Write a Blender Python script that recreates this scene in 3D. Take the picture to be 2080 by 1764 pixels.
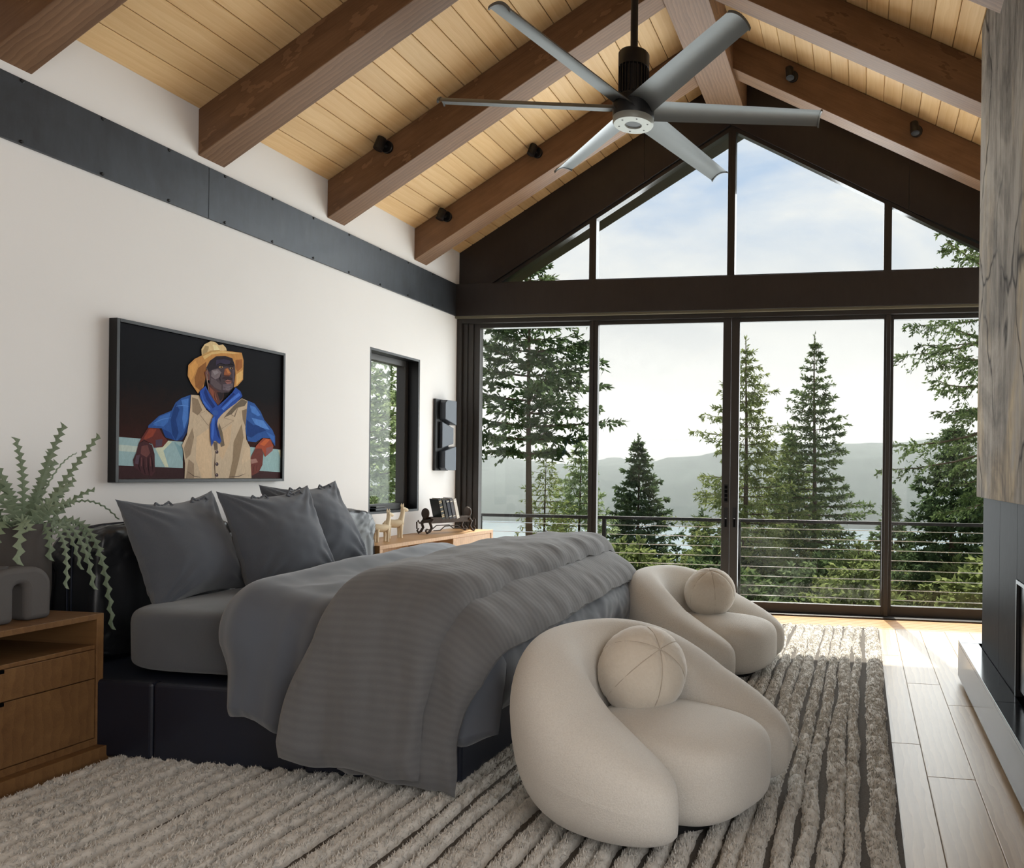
import bpy, bmesh, math, random
import numpy as np
from mathutils import Matrix, Vector, Euler

for o in list(bpy.data.objects):
    bpy.data.objects.remove(o)
SC = bpy.context.scene
COL = SC.collection
PI = math.pi

# ------------------------------------------------------------------ camera
cam = bpy.data.cameras.new('camera')
camo = bpy.data.objects.new('camera', cam)
COL.objects.link(camo)
cam.sensor_fit = 'HORIZONTAL'
cam.sensor_width = 36.0
cam.lens = 1578.87 / 2080 * 36.0
cam.shift_x = (1040 - 1486.40) / 2080
cam.shift_y = (965.59 - 882) / 2080
cam.clip_start, cam.clip_end = 0.05, 30000
camo.matrix_world = (Matrix.Translation((4.0504, -7.3785, 1.305))
                     @ Matrix.Rotation(math.radians(9.4828), 4, 'Z')
                     @ Matrix.Rotation(math.radians(90 - 0.0441), 4, 'X')
                     @ Matrix.Rotation(math.radians(0.6664), 4, 'Z'))
SC.camera = camo

# ------------------------------------------------------------------ world, sun, fill lamps
SC.view_settings.view_transform = 'Standard'
SC.view_settings.look = 'None'
SC.view_settings.gamma = 1.0
SC.view_settings.use_curve_mapping = False
SC.view_settings.exposure = 0.18
CY = SC.cycles
CY.max_bounces, CY.diffuse_bounces, CY.glossy_bounces, CY.transmission_bounces, CY.transparent_max_bounces, CY.volume_bounces = 6, 3, 2, 2, 16, 0
CY.adaptive_threshold = 0.07
CY.adaptive_min_samples = 20
CY.caustics_reflective = CY.caustics_refractive = False

world = bpy.data.worlds.new('sky')
SC.world = world
world.use_nodes = True
wn = world.node_tree
wn.nodes.clear()
def wnode(t, **k):
    n = wn.nodes.new(t)
    for a, b in k.items():
        setattr(n, a, b)
    return n
tc = wnode('ShaderNodeTexCoord')
sep = wnode('ShaderNodeSeparateXYZ')
wn.links.new(tc.outputs['Generated'], sep.inputs[0])
grad = wnode('ShaderNodeValToRGB')
e = grad.color_ramp.elements
e[0].position, e[0].color = 0.0, (0.82, 0.785, 0.74, 1)
e[1].position, e[1].color = 1.0, (0.34, 0.50, 0.78, 1)
for p_, c_ in ((0.08, (0.86, 0.83, 0.79, 1)), (0.22, (0.74, 0.755, 0.775, 1)), (0.34, (0.50, 0.61, 0.78, 1)), (0.6, (0.40, 0.55, 0.78, 1))):
    x = e.new(p_); x.color = c_
wn.links.new(sep.outputs['Z'], grad.inputs[0])
mp = wnode('ShaderNodeMapping')
mp.inputs['Scale'].default_value = (1.6, 1.6, 4.2)
mp.inputs['Rotation'].default_value = (0.25, 0.3, 0.4)
mp.inputs['Location'].default_value = (0.3, 0.1, 0.2)
wn.links.new(tc.outputs['Generated'], mp.inputs[0])
ns = wnode('ShaderNodeTexNoise')
ns.inputs['Scale'].default_value = 1.7
ns.inputs['Detail'].default_value = 7
ns.inputs['Roughness'].default_value = 0.55
ns.inputs['Distortion'].default_value = 0.4
wn.links.new(mp.outputs[0], ns.inputs[0])
cr = wnode('ShaderNodeValToRGB')
cr.color_ramp.elements[0].position = 0.42
cr.color_ramp.elements[1].position = 0.60
wn.links.new(ns.outputs[0], cr.inputs[0])
mxw = wnode('ShaderNodeMix', data_type='RGBA')
mxw.inputs[7].default_value = (0.89, 0.875, 0.85, 1)
wn.links.new(grad.outputs[0], mxw.inputs[6])
mc = wnode('ShaderNodeMath', operation='MULTIPLY')
mc.inputs[1].default_value = 0.85
wn.links.new(cr.outputs[0], mc.inputs[0])
wn.links.new(mc.outputs[0], mxw.inputs[0])
bg = wnode('ShaderNodeBackground')
bg.inputs['Strength'].default_value = 1.06
wn.links.new(mxw.outputs[2], bg.inputs[0])
wo = wnode('ShaderNodeOutputWorld')
wn.links.new(bg.outputs[0], wo.inputs[0])

def lamp(name, kind, loc, rot=None, direction=None, **k):
    l = bpy.data.lights.new(name, kind)
    for a, b in k.items():
        setattr(l, a, b)
    o = bpy.data.objects.new(name, l)
    COL.objects.link(o)
    o.location = loc
    if direction is not None:
        o.rotation_euler = Vector(direction).to_track_quat('-Z', 'Y').to_euler()
    elif rot is not None:
        o.rotation_euler = rot
    return o
SUN_EL = math.radians(54)
SUN_DIR = Vector((0.18 * math.cos(SUN_EL), -0.984 * math.cos(SUN_EL), -math.sin(SUN_EL)))
lamp('sun', 'SUN', (0, 30, 40), direction=SUN_DIR, energy=9.5, angle=math.radians(0.9), color=(1.0, 0.94, 0.86))
# fill lamps added just outside the gable panes to boost the light indoors
def fill_light(name, loc, direction, sx, sy, energy, color):
    o = lamp(name, 'AREA', loc, direction=direction, energy=energy, color=color)
    o.data.shape = 'RECTANGLE'
    o.data.size, o.data.size_y = sx, sy
    return o
fill_light('fill_gable_doors', (2.8, 0.16, 1.5), (0, -1, -0.05), 5.0, 2.6, 165, (0.94, 0.97, 1.0))
fill_light('fill_gable_top', (2.8, 0.16, 3.65), (0, -1, -0.1), 3.2, 0.8, 60, (0.92, 0.96, 1.0))
fill_light('fill_right_rear', (5.55, -7.55, 1.75), (-1, 0, 0.05), 3.2, 2.4, 84, (1.0, 0.985, 0.96))  # added fill lamp behind the camera, set in an invented wall opening

# ------------------------------------------------------------------ helpers
def lin(h, a=1.0):
    h = h.lstrip('#')
    out = []
    for i in (0, 2, 4):
        c = int(h[i:i + 2], 16) / 255
        out.append(c / 12.92 if c <= 0.04045 else ((c + 0.055) / 1.055) ** 2.4)
    return (*out, a)

class NT:
    """tiny node helper"""
    def __init__(s, name):
        s.m = bpy.data.materials.new(name)
        s.m.use_nodes = True
        s.t = s.m.node_tree
        s.t.nodes.clear()
        s.out = s.t.nodes.new('ShaderNodeOutputMaterial')
    def n(s, typ, ins=None, **k):
        nd = s.t.nodes.new(typ)
        for a, b in k.items():
            setattr(nd, a, b)
        for a, b in (ins or {}).items():
            if hasattr(b, 'is_linked') or isinstance(b, bpy.types.NodeSocket):
                s.t.links.new(b, nd.inputs[a])
            else:
                nd.inputs[a].default_value = b
        return nd
    def ramp(s, fac, stops):
        r = s.n('ShaderNodeValToRGB', {0: fac})
        el = r.color_ramp.elements
        el[0].position, el[0].color = stops[0]
        el[1].position, el[1].color = stops[-1]
        for p_, c_ in stops[1:-1]:
            q = el.new(p_); q.color = c_
        return r.outputs[0]
    def noise(s, vec, scale, detail=4, rough=0.55, dist=0.0):
        return s.n('ShaderNodeTexNoise', {'Vector': vec, 'Scale': scale, 'Detail': detail, 'Roughness': rough, 'Distortion': dist}).outputs[0]
    def mix(s, fac, a, b, mode='MIX'):
        nd = s.n('ShaderNodeMix', data_type='RGBA', blend_type=mode)
        for i, v in ((0, fac), (6, a), (7, b)):
            if isinstance(v, bpy.types.NodeSocket):
                s.t.links.new(v, nd.inputs[i])
            else:
                nd.inputs[i].default_value = v
        return nd.outputs[2]
    def math(s, op, a, b=0.0):
        return s.n('ShaderNodeMath', {0: a, 1: b}, operation=op).outputs[0]
    def coords(s, scale=(1, 1, 1), rot=(0, 0, 0), kind='Object', rnd=False):
        t = s.n('ShaderNodeTexCoord').outputs[kind]
        if rnd:
            oi = s.n('ShaderNodeObjectInfo').outputs['Random']
            off = s.n('ShaderNodeCombineXYZ', {0: s.math('MULTIPLY', oi, 37.0), 1: s.math('MULTIPLY', oi, 71.0), 2: s.math('MULTIPLY', oi, 13.0)}).outputs[0]
            t = s.n('ShaderNodeVectorMath', {0: t, 1: off}, operation='ADD').outputs[0]
        return s.n('ShaderNodeMapping', {'Vector': t, 'Scale': scale, 'Rotation': rot}).outputs[0]
    def bsdf(s, color, rough=0.5, spec=0.5, metal=0.0, bump=None, bstr=0.3, bdist=0.01, **k):
        p = s.n('ShaderNodeBsdfPrincipled')
        def put(key, v):
            if isinstance(v, bpy.types.NodeSocket):
                s.t.links.new(v, p.inputs[key])
            else:
                p.inputs[key].default_value = v
        put('Base Color', color); put('Roughness', rough); put('Specular IOR Level', spec); put('Metallic', metal)
        for a, b in k.items():
            put(a.replace('_', ' '), b)
        if bump is not None:
            b_ = s.n('ShaderNodeBump', {'Height': bump, 'Strength': bstr, 'Distance': bdist})
            s.t.links.new(b_.outputs[0], p.inputs['Normal'])
        s.t.links.new(p.outputs[0], s.out.inputs[0])
        s.p = p
        return s.m

def plain(name, hexc, rough=0.5, spec=0.5, metal=0.0, var=0.0, vscale=8, bump=0.0, bscale=60, **k):
    t = NT(name)
    c = lin(hexc)
    col = c
    v = t.coords()
    if var:
        n_ = t.noise(v, vscale, 5)
        col = t.mix(n_, tuple(x * (1 - var) for x in c[:3]) + (1,), tuple(min(1, x * (1 + var)) for x in c[:3]) + (1,))
    b = t.noise(v, bscale, 4) if bump else None
    return t.bsdf(col, rough, spec, metal, b, bump, 0.01, **k)

def wood(name, light, dark, grain=1.0, rough=0.5, ring=3.0, contrast=1.0, tint=0.12, spec=0.35, bump=0.12):
    """long grain on local X; every object gets its own cut"""
    t = NT(name)
    v = t.coords((0.55, 7.0 * grain, 7.0 * grain), rnd=True)
    n1 = t.noise(v, 1.0, 3, 0.5, 0.6)
    rings = t.n('ShaderNodeTexWave', {'Vector': t.coords((0.35, 1.0 * grain, 1.0 * grain), rnd=True), 'Scale': ring * 4, 'Distortion': 5.5, 'Detail': 3.0, 'Detail Scale': 1.1, 'Detail Roughness': 0.6}, wave_type='BANDS', bands_direction='Y', wave_profile='SAW').outputs[1]
    fine = t.noise(t.coords((3.0, 130 * grain, 130 * grain), rnd=True), 1.0, 3, 0.6)
    f = t.math('ADD', t.math('MULTIPLY', n1, 0.50), t.math('ADD', t.math('MULTIPLY', rings, 0.26 * contrast), t.math('MULTIPLY', fine, 0.30)))
    col = t.ramp(f, [(0.25, lin(dark)), (0.75, lin(light))])
    oi = t.n('ShaderNodeObjectInfo').outputs['Random']
    val = t.n('ShaderNodeMapRange', {0: oi, 3: 1.0 - tint, 4: 1.0 + tint}).outputs[0]
    col = t.n('ShaderNodeHueSaturation', {'Color': col, 'Value': val, 'Saturation': 1.0}).outputs[0]
    return t.bsdf(col, rough, spec, 0, f, bump, 0.004)

# ---- value noise in numpy
def _hash(ix, iy, iz, seed):
    n = (ix * 374761393 + iy * 668265263 + iz * 2147483647 * 3 + seed * 974634777).astype(np.int64)
    n = (n ^ (n >> 13)) * 1274126177
    n = n ^ (n >> 16)
    return (n & 0xffff) / 65535.0
def vnoise(x, y, z=0.0, seed=0):
    x = np.asarray(x, float); y = np.asarray(y, float) + 0 * x; z = np.asarray(z, float) + 0 * x
    ix, iy, iz = np.floor(x).astype(np.int64), np.floor(y).astype(np.int64), np.floor(z).astype(np.int64)
    fx, fy, fz = x - ix, y - iy, z - iz
    fx, fy, fz = fx * fx * (3 - 2 * fx), fy * fy * (3 - 2 * fy), fz * fz * (3 - 2 * fz)
    r = 0
    for dx in (0, 1):
        for dy in (0, 1):
            for dz in (0, 1):
                r = r + _hash(ix + dx, iy + dy, iz + dz, seed) * (fx if dx else 1 - fx) * (fy if dy else 1 - fy) * (fz if dz else 1 - fz)
    return r * 2 - 1
def fbm(x, y, z=0.0, oct=4, seed=0, gain=0.5):
    r, a, f = 0, 1.0, 1.0
    for i in range(oct):
        r = r + a * vnoise(np.asarray(x) * f, np.asarray(y) * f, np.asarray(z) * f, seed + i * 17)
        a *= gain; f *= 2.03
    return r

def mesh_from(name, V, F, smooth=False, mats=None, mi=None):
    me = bpy.data.meshes.new(name)
    me.from_pydata([tuple(map(float, v)) for v in V] if not isinstance(V, list) else V, [], F)
    if smooth:
        me.polygons.foreach_set('use_smooth', [True] * len(me.polygons))
    for m_ in (mats or []):
        me.materials.append(m_)
    if mi is not None:
        me.polygons.foreach_set('material_index', mi)
    me.update()
    return me

def mesh_np(name, V, F, smooth=True, mat=None):
    """fast numpy mesh; F is (n,3) or (n,4)"""
    V = np.asarray(V, np.float32); F = np.asarray(F, np.int32)
    me = bpy.data.meshes.new(name)
    k = F.shape[1]
    me.vertices.add(len(V)); me.vertices.foreach_set('co', V.ravel())
    me.loops.add(F.size); me.loops.foreach_set('vertex_index', F.ravel())
    me.polygons.add(len(F))
    me.polygons.foreach_set('loop_start', np.arange(0, F.size, k, dtype=np.int32))
    me.polygons.foreach_set('loop_total', np.full(len(F), k, np.int32))
    me.polygons.foreach_set('use_smooth', np.full(len(F), smooth, bool))
    me.update(calc_edges=True)
    if mat:
        me.materials.append(mat)
    return me

def link(name, me, parent=None, loc=None, rot=None, scale=None):
    o = bpy.data.objects.new(name, me)
    COL.objects.link(o)
    if parent is not None:
        o.parent = parent
    if loc is not None: o.location = loc
    if rot is not None: o.rotation_euler = rot
    if scale is not None: o.scale = scale
    return o
def tag(o, label=None, cat=None, group=None, kind=None):
    if label: o['label'] = label
    if cat: o['category'] = cat
    if group: o['group'] = group
    if kind: o['kind'] = kind
    return o
def thing(name, label, cat, loc=(0, 0, 0), rot=(0, 0, 0), group=None):
    o = link(name, None, None, loc, rot)
    o.empty_display_size = 0.1
    return tag(o, label, cat, group)
def struct(name, label=None, loc=(0, 0, 0)):
    o = link(name, None, None, loc)
    o.empty_display_size = 0.1
    return tag(o, label, None, None, 'structure')
def bevel(o, w=0.003, seg=2):
    m_ = o.modifiers.new('bevel', 'BEVEL')
    m_.width, m_.segments, m_.limit_method, m_.angle_limit = w, seg, 'ANGLE', 0.6
    return o

class MB:
    def __init__(s):
        s.v, s.f = [], []
    def add(s, V, F):
        b = len(s.v)
        s.v += [tuple(map(float, p)) for p in V]
        s.f += [tuple(i + b for i in f) for f in F]
        return s
    def box(s, x0, x1, y0, y1, z0, z1):
        V = [(x, y, z) for z in (z0, z1) for y in (y0, y1) for x in (x0, x1)]
        F = [(0, 2, 3, 1), (4, 5, 7, 6), (0, 1, 5, 4), (2, 6, 7, 3), (0, 4, 6, 2), (1, 3, 7, 5)]
        return s.add(V, F)
    def prism(s, pts, axis, a, b):
        """extrude 2-D polygon pts along axis from a to b (pts in the other two axes, in x,y,z order)"""
        def mk(p, c):
            p = list(p); p.insert('xyz'.index(axis), c); return p
        n = len(pts)
        V = [mk(p, a) for p in pts] + [mk(p, b) for p in pts]
        F = [tuple(range(n)), tuple(range(2 * n - 1, n - 1, -1))] + [(i, (i + 1) % n, n + (i + 1) % n, n + i)[::-1] for i in range(n)]
        return s.add(V, F)
    def tube(s, pts, r, n=10, cap=True):
        pts = [Vector(p) for p in pts]
        rr = r if hasattr(r, '__len__') else [r] * len(pts)
        V, F = [], []
        up = None
        for i, p in enumerate(pts):
            t = (pts[min(i + 1, len(pts) - 1)] - pts[max(i - 1, 0)]).normalized()
            if up is None:
                up = Vector((0, 0, 1)) if abs(t.z) < 0.9 else Vector((1, 0, 0))
            a = t.cross(up)
            a = a.normalized() if a.length > 1e-6 else Vector((1, 0, 0))
            b = a.cross(t).normalized()
            up = b
            for k in range(n):
                w = 2 * PI * k / n
                V.append(p + (a * math.cos(w) + b * math.sin(w)) * rr[i])
        for i in range(len(pts) - 1):
            for k in range(n):
                F.append((i * n + k, i * n + (k + 1) % n, (i + 1) * n + (k + 1) % n, (i + 1) * n + k))
        if cap:
            F.append(tuple(range(n))[::-1]); F.append(tuple((len(pts) - 1) * n + k for k in range(n)))
        return s.add(V, F)
    def lathe(s, prof, n=24, c=(0, 0, 0)):
        V, F = [], []
        for r, z in prof:
            for k in range(n):
                w = 2 * PI * k / n
                V.append((c[0] + r * math.cos(w), c[1] + r * math.sin(w), c[2] + z))
        for i in range(len(prof) - 1):
            for k in range(n):
                F.append((i * n + k, i * n + (k + 1) % n, (i + 1) * n + (k + 1) % n, (i + 1) * n + k))
        F.append(tuple(range(n))[::-1]); F.append(tuple((len(prof) - 1) * n + k for k in range(n)))
        return s.add(V, F)
    def ball(s, c, r, n=12, m=8):
        rx, ry, rz = r if hasattr(r, '__len__') else (r, r, r)
        V, F = [], []
        for i in range(m + 1):
            a = PI * i / m
            for k in range(n):
                w = 2 * PI * k / n
                V.append((c[0] + rx * math.sin(a) * math.cos(w), c[1] + ry * math.sin(a) * math.sin(w), c[2] - rz * math.cos(a)))
        for i in range(m):
            for k in range(n):
                F.append((i * n + k, i * n + (k + 1) % n, (i + 1) * n + (k + 1) % n, (i + 1) * n + k))
        return s.add(V, F)
    def build(s, name, mat, parent=None, smooth=False, bev=0.0, kind=None, label=None, loc=None, rot=None):
        me = bpy.data.meshes.new(name)
        me.from_pydata(s.v, [], s.f)
        bm = bmesh.new(); bm.from_mesh(me)
        bmesh.ops.recalc_face_normals(bm, faces=bm.faces)
        bm.to_mesh(me); bm.free()
        if smooth:
            me.polygons.foreach_set('use_smooth', [True] * len(me.polygons))
            try:
                me.set_sharp_from_angle(angle=0.7)
            except Exception:
                pass
        me.materials.append(mat)
        o = link(name, me, parent, loc, rot)
        if bev: bevel(o, bev)
        if kind: o['kind'] = kind
        if label: o['label'] = label
        return o

def grid_faces(nu, nv, flip=False):
    i = np.arange(nu - 1)[:, None] * nv + np.arange(nv - 1)[None, :]
    i = i.ravel()
    F = np.stack([i, i + 1, i + nv + 1, i + nv], 1)
    return F[:, ::-1] if flip else F

# ------------------------------------------------------------------ materials
M = {}
M['plaster'] = plain('white_plaster', 'e4e1df', 0.85, 0.2, var=0.03, vscale=1.5, bump=0.05, bscale=30)
M['ceil_board'] = wood('hemlock_board', 'e8c898', 'cda470', 1.0, 0.5, 1.6, 0.40, 0.09, bump=0.05)
M['rafter'] = wood('stained_fir', '86654a', '583d28', 1.0, 0.55, 2.6, 0.9, 0.06)
M['oak_floor'] = wood('pale_oak', 'b59d7e', '8d7357', 1.2, 0.36, 1.8, 1.1, 0.07, spec=0.45, bump=0.10)
M['oak'] = wood('warm_oak', '86643f', '61442b', 1.6, 0.45, 1.3, 0.5, 0.03, bump=0.06)
M['oak_light'] = wood('console_oak', 'c49a6b', '9c7145', 1.6, 0.42, 1.3, 0.5, 0.03, bump=0.06)

def steel(name, a, b, rough=0.42):
    t = NT(name)
    v = t.coords()
    n1 = t.noise(v, 2.2, 6, 0.65, 0.8)
    n2 = t.noise(t.coords((8, 8, 2)), 3.0, 4, 0.6)
    f = t.math('ADD', t.math('MULTIPLY', n1, 0.7), t.math('MULTIPLY', n2, 0.3))
    col = t.ramp(f, [(0.3, lin(a)), (0.7, lin(b))])
    r = t.n('ShaderNodeMapRange', {0: n1, 3: rough - 0.12, 4: rough + 0.12}).outputs[0]
    return t.bsdf(col, r, 0.55, 0.35, n2, 0.03, 0.003)
M['steel'] = steel('blackened_steel', '292a2d', '40444a')
M['steel_brown'] = steel('bronze_black_steel', '2b2624', '383230', 0.5)
M['black_metal'] = plain('black_metal', '141416', 0.42, 0.5, 0.2)
M['frame'] = plain('dark_bronze_frame', '2d2926', 0.42, 0.5, 0.1, var=0.05)
M['alu'] = plain('satin_aluminium', '6a6d6e', 0.45, 0.4, 0.5)
M['chrome'] = plain('bright_metal', 'd8d8d8', 0.15, 0.5, 1.0)
M['lens'] = plain('glass_lens', 'e8e8e4', 0.1, 0.8)
M['leather_black'] = None
def leather(name, hexc, hex2, rough=0.38):
    t = NT(name)
    v = t.coords()
    n1 = t.noise(v, 3.5, 4)
    vor = t.n('ShaderNodeTexVoronoi', {'Vector': v, 'Scale': 260.0}, feature='F1').outputs[0]
    col = t.mix(n1, lin(hexc), lin(hex2))
    return t.bsdf(col, t.n('ShaderNodeMapRange', {0: n1, 3: rough - 0.08, 4: rough + 0.1}).outputs[0], 0.5, 0, vor, 0.12, 0.001)
M['leather_black'] = leather('black_leather', '1a1b1e', '27282c', 0.36)
M['leather_navy'] = leather('navy_black_leather', '0d111c', '171e30', 0.45)

def fabric(name, c1, c2, scale=900, stripes=None, rough=0.9, sheen=0.3, bstr=0.35):
    t = NT(name)
    v = t.coords()
    w1 = t.n('ShaderNodeTexWave', {'Vector': v, 'Scale': scale / 6.0, 'Distortion': 1.0}, bands_direction='X').outputs[1]
    n1 = t.noise(v, scale, 2, 0.6)
    n2 = t.noise(v, 3.0, 3)
    f = t.math('ADD', t.math('MULTIPLY', n1, 0.75), t.math('MULTIPLY', n2, 0.25))
    col = t.ramp(f, [(0.3, lin(c2)), (0.7, lin(c1))])
    bump = n1
    if stripes:
        st = t.n('ShaderNodeTexWave', {'Vector': t.coords(kind='UV'), 'Scale': stripes, 'Distortion': 0.4, 'Detail': 1.0}, bands_direction='Y').outputs[1]
        col = t.mix(t.math('MULTIPLY', st, 0.35), col, lin(c2))
        bump = t.math('ADD', t.math('MULTIPLY', st, 0.6), t.math('MULTIPLY', n1, 0.6))
    return t.bsdf(col, rough, 0.2, 0, bump, bstr, 0.002, Sheen_Weight=sheen, Sheen_Roughness=0.5)
M['sheet'] = fabric('slate_linen_sheet', '5a5d63', '494c51', 700)
M['pillow'] = fabric('slate_linen_pillow', '5c6068', '4a4e56', 650)
M['duvet'] = fabric('slate_sateen_duvet', '5e636c', '4f545d', 1200, rough=0.75, sheen=0.4, bstr=0.12)
M['coverlet'] = fabric('grey_waffle_coverlet', '717172', '5a5a5c', 800, stripes=9.0)
M['boucle'] = None
t = NT('cream_boucle')
v = t.coords()
n1 = t.noise(v, 190, 3, 0.7)
n2 = t.noise(v, 4, 3)
M['boucle'] = t.bsdf(t.mix(n1, lin('c2bcb3'), lin('e6e2db')), 0.95, 0.15, 0, n1, 0.55, 0.004, Sheen_Weight=0.35)
t = NT('cream_plush')
v = t.coords()
n1 = t.noise(v, 90, 4, 0.7)
n2 = t.noise(v, 9, 3)
M['plush'] = t.bsdf(t.mix(t.math('ADD', t.math('MULTIPLY', n1, 0.5), t.math('MULTIPLY', n2, 0.5)), lin('c4b8a8'), lin('e4dccf')), 0.95, 0.15, 0, n1, 0.5, 0.004, Sheen_Weight=0.6)
M['seam'] = plain('seam_thread', 'b9ad9e', 0.9, 0.1)
M['stitch'] = plain('dark_thread', '3a3b42', 0.8, 0.1)
M['rug_base'] = plain('charcoal_flatweave', '605b56', 0.95, 0.1, var=0.5, vscale=120, bump=0.4, bscale=300)
t = NT('ivory_wool_pile')
v = t.coords()
n1 = t.noise(v, 55, 4, 0.65)
n2 = t.noise(v, 2.2, 3)
M['rug_pile'] = t.bsdf(t.mix(t.math('ADD', t.math('MULTIPLY', n1, 0.6), t.math('MULTIPLY', n2, 0.4)), lin('aca59c'), lin('e6e2db')), 0.95, 0.1, 0, n1, 0.4, 0.006, Sheen_Weight=0.25)

# petrified-wood stone cladding
t = NT('petrified_stone')
v = t.coords((1, 0.55, 0.42))
wv = t.noise(v, 1.5, 7, 0.62, 2.2)
big = t.noise(t.coords((1, 0.5, 0.35)), 1.4, 4, 0.6, 1.2)
streak = t.noise(t.coords((8, 9, 0.9)), 1.0, 6, 0.7, 0.8)
fl_ = t.noise(t.coords((30, 30, 12)), 1.0, 4, 0.7)
f = t.math('ADD', t.math('MULTIPLY', wv, 0.55), t.math('ADD', t.math('MULTIPLY', streak, 0.30), t.math('MULTIPLY', fl_, 0.15)))
col = t.ramp(f, [(0.34, lin('3f3833')), (0.44, lin('71675d')), (0.51, lin('968978')), (0.60, lin('bba98d'))])
col = t.mix(t.ramp(big, [(0.46, (0, 0, 0, 1)), (0.54, (1, 1, 1, 1))]), col, t.ramp(f, [(0.38, lin('4d4844')), (0.58, lin('a59d94'))]))
warp = t.n('ShaderNodeTexNoise', {'Vector': v, 'Scale': 2.0, 'Detail': 4.0}).outputs[1]
vv = t.n('ShaderNodeVectorMath', {0: v, 1: t.n('ShaderNodeVectorMath', {0: warp, 3: 0.8}, operation='SCALE').outputs[0]}, operation='ADD').outputs[0]
crack = t.n('ShaderNodeTexVoronoi', {'Vector': vv, 'Scale': 2.0}, feature='DISTANCE_TO_EDGE').outputs[0]
ck = t.ramp(crack, [(0.0, (1, 1, 1, 1)), (0.030, (0, 0, 0, 1))])
ck = t.math('MULTIPLY', ck, t.ramp(t.noise(v, 1.7, 2), [(0.44, (0, 0, 0, 1)), (0.54, (1, 1, 1, 1))]))
col = t.mix(t.math('MULTIPLY', ck, 0.9), col, lin('25211f'))
M['stone'] = t.bsdf(col, 0.85, 0.03, 0, f, 0.35, 0.012)
t = NT('black_granite')
v = t.coords()
g1 = t.noise(t.coords((1, 3, 1)), 9, 6, 0.7, 1.5)
M['granite'] = t.bsdf(t.ramp(g1, [(0.45, lin('15161a')), (0.62, lin('23252a')), (0.72, lin('4a4e55'))]), 0.15, 0.35)
t = NT('honed_black_granite')
g1 = t.noise(t.coords((1, 3, 1)), 9, 6, 0.7, 1.5)
M['granite_wall'] = t.bsdf(t.ramp(g1, [(0.45, lin('121216')), (0.66, lin('1a191e')), (0.74, lin('2c2b30'))]), 0.5, 0.015)
M['firebox'] = plain('firebox_glass', '08080a', 0.25, 0.05)

# clear architectural glass: see-through with fresnel reflections
def glass(name, tint, refl=1.0):
    t = NT(name)
    tr = t.n('ShaderNodeBsdfTransparent', {0: (*tint, 1)})
    gl = t.n('ShaderNodeBsdfGlossy', {0: (1, 1, 1, 1), 'Roughness': 0.01})
    fc_ = t.n('ShaderNodeLayerWeight', {0: 0.5}).outputs['Facing']
    f = t.math('MULTIPLY', t.math('ADD', t.math('MULTIPLY', t.math('POWER', fc_, 5.0), 0.96), 0.04), refl)
    mx = t.n('ShaderNodeMixShader', {0: f, 1: tr.outputs[0], 2: gl.outputs[0]})
    t.t.links.new(mx.outputs[0], t.out.inputs[0])
    return t.m
M['glass'] = glass('clear_glass', (0.95, 0.965, 0.955), 0.45)

# ================================================================== STRUCTURE
ZE, XR, ZR = 3.52, 2.78, 5.13          # eave height left wall, ridge x, ridge z
SL, SR = (ZR - ZE) / XR, 0.522         # slopes
XW = 5.60                              # right wall
YB = -9.40                             # rear wall
ZER = ZR - SR * (XW - XR)
def zc(x):
    return ZE + SL * x if x <= XR else ZR - SR * (x - XR)

# ---- left wall with window opening
wl = struct('wall_left')
wy0, wy1, wz0, wz1 = -1.49, -0.745, 0.935, 2.335
m = MB()
m.box(-0.22, 0, YB, wy0, -0.1, ZE + 0.1).box(-0.22, 0, wy1, 0.10, -0.1, ZE + 0.1)
m.box(-0.22, 0, wy0, wy1, -0.1, wz0).box(-0.22, 0, wy0, wy1, wz1, ZE + 0.1)
m.build('plaster', M['plaster'], wl)
MB().box(-0.24, -0.222, YB, wy0 - 0.02, -0.3, ZE).box(-0.24, -0.222, wy1 + 0.02, 0.1, -0.3, ZE).build('outer_cladding', M['steel_brown'], wl)

# ---- right wall with an opening added for the fill lamp, closed rear wall (both outside the picture)
wr = struct('wall_right')
MB().box(XW, XW + 0.2, YB, -9.2, -0.1, ZER + 0.1).box(XW, XW + 0.2, -5.9, 0.1, -0.1, ZER + 0.1).box(XW, XW + 0.2, -9.2, -5.9, -0.1, 0.5).box(XW, XW + 0.2, -9.2, -5.9, 3.0, ZER + 0.1).build('plaster', M['plaster'], wr)
wb = struct('wall_back')
m = MB()
m.prism([(-0.2, -0.1), (XW + 0.2, -0.1), (XW + 0.2, ZER), (XR, ZR), (-0.2, ZE)], 'y', YB - 0.2, YB)
m.build('plaster', M['plaster'], wb)

# ---- floor: sub-floor + oak planks
fl = struct('floor')
MB().box(-0.1, XW + 0.1, YB, 0.1, -0.12, -0.021).build('subfloor', M['steel_brown'], fl)
PW = 0.203
rows = [4.348 + PW * k for k in range(-22, 7)]
def plank_mesh(name, L, W, T, mat, ch=0.0025):
    m = MB()
    x, w = L / 2, W / 2
    V = [(-x, -w, -T), (x, -w, -T), (x, w, -T), (-x, w, -T), (-x, -w, -ch), (x, -w, -ch), (x, w, -ch), (-x, w, -ch),
         (-x + ch, -w + ch, 0), (x - ch, -w + ch, 0), (x - ch, w - ch, 0), (-x + ch, w - ch, 0)]
    F = [(3, 2, 1, 0), (0, 1, 5, 4), (1, 2, 6, 5), (2, 3, 7, 6), (3, 0, 4, 7), (4, 5, 9, 8), (5, 6, 10, 9), (6, 7, 11, 10), (7, 4, 8, 11), (8, 9, 10, 11)]
    me = mesh_from(name, V, F)
    me.materials.append(mat)
    return me
joints = {0: (-2.35, -3.90, -5.9, -7.7), -1: (-1.6, -3.49, -5.3, -7.3), 1: (-2.79, -4.9, -6.7, -8.4), 2: (-1.5, -3.6, -5.6, -7.6)}
random.seed(4)
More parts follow.
